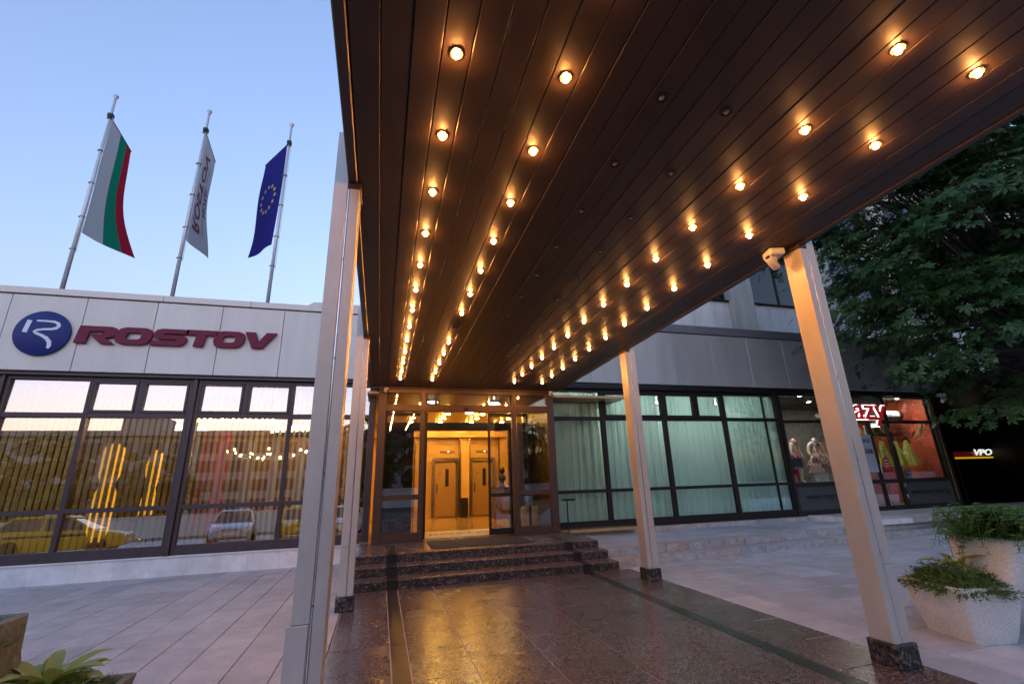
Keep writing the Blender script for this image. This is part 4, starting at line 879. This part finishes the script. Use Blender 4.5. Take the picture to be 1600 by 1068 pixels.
for i, (x, z0, z1, r) in enumerate(((-6.95, .36, 2.95, .34), (-5.95, .36, 2.75, .22))):
    t = thing('floor_lamp', ['wide glowing amber floor lamp behind the blinds below the letters', 'slimmer glowing amber floor lamp right of the wide one'][i], 'lamp', (x, 15, .36), group='amber floor lamps')
    H_ = z1-z0; part('shade', MB().lathe([(r*.4, z0+.1), (r*.8, z0+H_*.2), (r*.75, z0+H_*.45), (r*.45, z0+H_*.58), (r*.95, z0+H_*.8), (r*.6, z0+H_*.95), (.02, z1)], 16, (x, 15, 0)), m_amb, t, True); part('base', MB().lathe([(r, z0), (r, z0+.05), (r*.4, z0+.1)], 16, (x, 15, 0)), m_brown, t)
for i, (x0, x1, mt, nm) in enumerate(((-9.2, -7.3, m_orange, 'orange'), (-5.75, -4.9, m_red, 'red'))):
    t = thing('wall_drape', f'{nm} drape on the restaurant back wall', 'drape', ((x0+x1)/2, 18.2, .4)); part('cloth', MB().grid(40, 3, lambda u, v: (x0+(x1-x0)*u, 17.5+.06*math.sin(u*40), .4+3.4*v)), mt, t, True)
m_tcl = pm('white tablecloth', (.4, .36, .3), .8)
for i, (x, y) in enumerate(((-7.6, 13.2), (-5.0, 13.3), (-2.9, 13.1), (-1.4, 13.6))):
    t = thing('dining_table', f'cloth covered dining table, {_ord[i]} from the left behind the windows', 'table', (x, y, .36), group='dining tables'); part('cloth', MB().lathe([(.5, .65), (.49, .9), (.46, 1.1), (.45, 1.115), (.01, 1.115)], 20, (x, y, 0)), m_tcl, t, 40); part('leg', MB().path([(x, y, .36), (x, y, 1.1)], .05, 8), m_brown, t)

# ================================================================ TREES
m_leaf = leafmat('chestnut leaf', (.016, .046, .010), (.062, .135, .026), .22, .48)
def leaflets(mb, c, n, sz, k=6):
    """palmate chestnut leaf: k leaflets radiating from c, drooping"""
    n = n.normalized(); a = n.orthogonal().normalized(); b = n.cross(a); t0 = random.uniform(0, 6.28)
    for i in range(k):
        t = t0+(i-(k-1)/2)*.72; d = a*math.cos(t)+b*math.sin(t); s_ = n.cross(d); L_ = sz*random.uniform(.85, 1.1)*(1-.35*abs(i-(k-1)/2)/(k/2))
        dr = -n*.18*L_; m1 = c+d*L_*.62+dr*.3; tip = c+d*L_+dr
        mb.add([c+d*.04*sz, m1+s_*L_*.19, tip, m1-s_*L_*.19, m1+n*.03*L_], [(0, 4, 1), (1, 4, 2), (2, 4, 3), (3, 4, 0)])
def chestnut(loc, label, crown_c, rad, nclump, nleaf, sz, trunk_h, keep=None, group=None, name='chestnut_tree', sd=3):
    rs = random.getstate(); random.seed(sd)
    t = thing(name, label, 'tree', loc, group=group); base = Vector(loc); cc = Vector(crown_c)
    tk = MB(); tk.path([(base.x, base.y, base.z-.1), (base.x+.03, base.y, base.z+trunk_h*.3), (base.x-.05, base.y+.05, base.z+trunk_h), tuple(cc+Vector((0, 0, rad[2]*.4)))], [.36, .27, .22, .06], 12)
    part('trunk', tk, m_bark, t, True)
    mb = MB(); lb = MB()
    for i in range(nclump):
        th = random.uniform(0, 6.28); ph = math.acos(random.uniform(-.95, 1)); inner = i % 4 == 0
        rr = random.uniform(.35, .7) if inner else random.uniform(.74, 1.06)
        o_ = Vector((math.sin(ph)*math.cos(th)*rad[0], math.sin(ph)*math.sin(th)*rad[1], math.cos(ph)*rad[2]))*rr
        c = cc+o_
        st_ = Vector((base.x, base.y, base.z+trunk_h*random.uniform(.75, 1.25)))
        if i % 3 == 0: lb.path([tuple(st_), tuple((st_+c)/2+Vector((0, 0, .4))), tuple(c)], [.07, .04, .012], 6)
        od = o_.normalized(); cr = random.uniform(.45, 1.0); tilt_ = Vector((od.x*.5, od.y*.5, -.18))
        ax_ = Vector((od.x, od.y, 0)).normalized(); sdv = Vector((-ax_.y, ax_.x, 0))
        for k in range(nleaf):
            q1, q2 = random.gauss(0, .62), random.gauss(0, .5)
            q = ax_*q1*cr+sdv*q2*cr+Vector((0, 0, random.gauss(0, .10)-.28*max(0, q1)**2-.1*q2*q2))
            n = Vector((0, 0, 1))*.8+od*.45+ax_*max(0, q1)*.6+Vector((random.gauss(0, .28), random.gauss(0, .28), random.gauss(0, .15)))
            leaflets(mb, c+q, n, sz*random.uniform(.55, 1.3), random.choice((5, 6, 7)) if sz < .4 else 5)
    part('limbs', lb, m_bark, t, True); part('crown', mb, m_leaf, t)
    random.setstate(rs); return t
chestnut((17.6, 6.9, 0), 'big dark chestnut tree overhanging the right end of the plaza', (16.1, 7.3, 8.2), (5.8, 3.7, 5.6), 420, 50, .215, 3.8)
m_hedge = leafmat('dark shrub leaf', (.008, .02, .010), (.014, .04, .016), .15, .6)

# beyond the shop: made-up dark building blocks light to keep it black
nb = thing('shade_backdrop', 'made-up dark building added to keep the gap beyond the shop black', 'building', (30, 20, 0))
part('wall', MB().box(19.02, 46, 19.5, 26, -.05, 5.5).box(30, 31, 4, 19.5, -.05, 9), m_brown, nb); part('blocking_overhang', MB().box(19.02, 31, 9.8, 19.4, 4.3, 4.6), m_brown, nb)
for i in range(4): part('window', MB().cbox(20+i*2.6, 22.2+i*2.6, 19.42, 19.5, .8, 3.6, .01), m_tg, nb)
ls = thing('lit_sign', 'small distant lit sign with white letters over red and yellow', 'sign', (25.4, 16.5, 2.2))
def at(px, py, Y):
    d = right*(px-800)+down*(py-534)+fwd*711; t = Y/d.y; return Vector((d.x*t, Y, HCAM+d.z*t))
p0 = at(1491, 712, 16.5); p1 = at(1556, 705, 16.5)
part('red_panel', MB().box(p0.x, p1.x-.95, 16.5, 16.53, p0.z-.05, p0.z+.2), emit('red sign', (.22, .01, .006), .03), ls)
part('yellow_strip', MB().box(p0.x, p1.x, 16.47, 16.5, p0.z-.14, p0.z-.06), emit('yellow sign', (.8, .45, .02), .10), ls)
part('white_letters', text_mb('VPO', .40, .01, .012, .3, 1.75).map(lambda a, b, c: (a+p1.x-1.1, b+16.46, c+p0.z+.14)), emit('white sign', (.8, .85, .8), .16), ls)
part('post', MB().path([(p0.x+.1, 16.55, 0), (p0.x+.1, 16.55, p0.z)], .03, 6), m_black, ls)
sec_cam(19.1, 11.4, 4.15, 2.6, 'white camera high on the dark corner beyond the shop', 1.4)

# ================================================================ STREET BEHIND THE CAMERA (seen mirrored in the windows)
m_tyre = pm('tyre', (.012, .012, .012), .8); m_rimw = pm('wheel rim', (.5, .5, .52), .3, .8); m_cg = pm('car glass', (.02, .03, .035), .05, 0, .02); m_hl = pm('headlamp', (.7, .72, .75), .1, .3)
def car(loc, rz, paint, label, taxi=False, L=4.2, name='parked_car'):
    t = thing(name, label, 'taxi' if taxi else 'car', loc, rz, group='cars parked behind the camera'); hw = .86; s = L/4.2
    def ring(x, z0, z1, w): return [(x*s, -w*.93, z0), (x*s, w*.93, z0), (x*s, w, z0+.18), (x*s, w, (z0+z1)/2+.08), (x*s, w*.94, z1-.04), (x*s, w*.8, z1), (x*s, -w*.8, z1), (x*s, -w*.94, z1-.04), (x*s, -w, (z0+z1)/2+.08), (x*s, -w, z0+.18)]
    st_ = [(-2.1, .42, .80, .68), (-2.02, .28, .94, .78), (-1.6, .22, .98, hw), (-.8, .2, .97, hw), (.2, .2, .95, hw), (.95, .2, .93, hw), (1.5, .22, .84, .84), (1.95, .26, .74, .76), (2.1, .36, .62, .64)]
    part('body', MB().loft([ring(*q) for q in st_]), paint, t, 40, world=False)
    def gr(x0, x1, w, z): return [(x0*s, -w, z), (x1*s, -w, z), (x1*s, w, z), (x0*s, w, z)]
    part('cabin_glass', MB().loft([gr(-1.95, 1.05, .76, .93), gr(-1.45, .22, .60, 1.40)]), m_cg, t, world=False)
    part('roof', MB().loft([gr(-1.52, .30, .63, 1.385), gr(-1.40, .12, .57, 1.47)]), paint, t, world=False)
    for sg_ in (-1, 1):
        for (xa, xb) in ((1.0, .24), (-.45, -.5), (-1.9, -1.44)): part('pillar', MB().path([(xa*s, sg_*.765, .93), (xb*s, sg_*.61, 1.40)], .035, 5), paint, t, world=False)
        part('headlight', MB().ball((1.93*s, sg_*.56, .68), .13, 10, 6, (.7, 1.2, .6)), m_hl, t, True, world=False); part('tail_light', MB().cbox(-2.1*s, -2.02*s, sg_*.62-.1, sg_*.62+.1, .7, .88, .01), m_maroon, t, world=False)
        part('mirror', MB().ball((.85*s, sg_*.93, 1.0), .09, 8, 6, (.7, 1, .8)), paint, t, True, world=False)
        for xw in (-1.28, 1.28):
            wl = part('wheel', MB().lathe([(.2, -.1), (.3, -.1), (.31, -.07), (.31, .07), (.3, .1), (.2, .1)], 20, (xw*s, sg_*.78, .31), 'y'), m_tyre, t, 40, world=False)
            part('rim', MB().lathe([(.2, -.085), (.2, .085)], 20, (xw*s, sg_*.79, .31), 'y'), m_rimw, wl, world=False)
    part('number_plate', MB().cbox(2.07*s, 2.11*s, -.26, .26, .42, .53, .004), m_white, t, world=False); part('grille', MB().cbox(2.02*s, 2.09*s, -.4, .4, .56, .66, .01), m_black, t, world=False)
    if taxi:
        part('roof_sign', MB().cbox(-.75, -.5, -.22, .22, 1.47, 1.6, .02), m_white, t, world=False)
        for sg_ in (-1, 1): part('check_band', MB().box(-1.5, .9, min(sg_*.855, sg_*.868), max(sg_*.855, sg_*.868), .70, .78), m_black, t, world=False)
m_taxi = pm('taxi yellow', (.72, .42, .01), .25, 0, .03); m_silver = pm('silver paint', (.55, .58, .62), .25, .5, .03); m_whitep = pm('white paint', (.7, .7, .7), .25, 0, .03); m_dkblue = pm('dark paint', (.03, .04, .07), .2, .2, .03)
car((-11.9, -.2, -.055), R_(-8), m_taxi, 'yellow taxi mirrored in the leftmost left window', True, name='taxi')
car((-6.4, -2.0, -.055), R_(80), m_silver, 'silver hatchback mirrored in the left window near the columns', L=4.1)
car((-4.0, -3.6, -.055), R_(75), m_taxi, 'yellow taxi mirrored behind the silver car', True, name='taxi')
car((-1.8, -3.2, -.055), R_(95), m_whitep, 'white car mirrored low beside the columns'); car((-17.6, .2, -.055), R_(5), m_dkblue, 'dark car mirrored at the far left edge'); car((7.5, -4.5, -.055), R_(100), m_whitep, 'white car mirrored in the right curtain windows')
m_office = pm('office wall', (.42, .36, .33), .8, 0, .1, .3); m_ow = pm('office window', (.06, .07, .09), .15)
ob = thing('office_block', 'long five storey block mirrored in the left windows', 'building', (-20, -48, 0))
part('wall', MB().box(-75, 22, -60, -48, -.05, 11.6), m_office, ob); part('cornice', MB().cbox(-76, 23, -60, -47.3, 11.6, 12.3, .05), m_office, ob); part('stair_tower', MB().box(-34, -30, -56, -50, 12.3, 15), m_office, ob)
wm = MB().cbox(-1.1, 1.1, -.06, .06, -.75, .75, .03).mesh('window', m_ow)
for k in range(28):
    for lv in range(4): part('window', wm, None, ob, loc=(-72+k*3.3, -47.98, 2.6+lv*2.5))
for k in range(29): part('pilaster', MB().box(-73.9+k*3.3, -73.4+k*3.3, -47.98, -47.7, -.05, 11.6), m_office, ob)
gw = thing('garden_wall', 'pale low wall along the street mirrored under the trees', 'wall', (-20, -17, 0)); part('body', MB().box(-60, 20, -17.2, -17, -.05, 1.3), m_clad, gw); part('coping', MB().box(-60, 20, -17.25, -16.95, 1.3, 1.4), m_clad, gw)
for i, (x, y, h) in enumerate(((-33, -26, 7.5), (-26, -24, 8), (-19.5, -25, 7), (-1.5, -21, 9.5), (8.5, -22, 9), (20, -19, 10), (-41, -25, 8), (3.6, -19.5, 10), (14, -20.5, 10))):  # last two trees added to block bright sky from the entrance glass
    chestnut((x, y, -.05), f'street tree mirrored in the glass, {_ord[i]} of the far row', (x, y, h*.56), (3.4, 2.6, h*.44), 60, 14, .75, 2.0, group='street trees behind the camera', name='street_tree', sd=20+i)
chestnut((26, 5, 0), 'added tree darkening the gap right of the chestnut', (25, 6, 7), (5, 4, 6), 120, 16, .6, 3, name='added_shade_tree', sd=77)  # tree added to deepen the dark beyond the shop
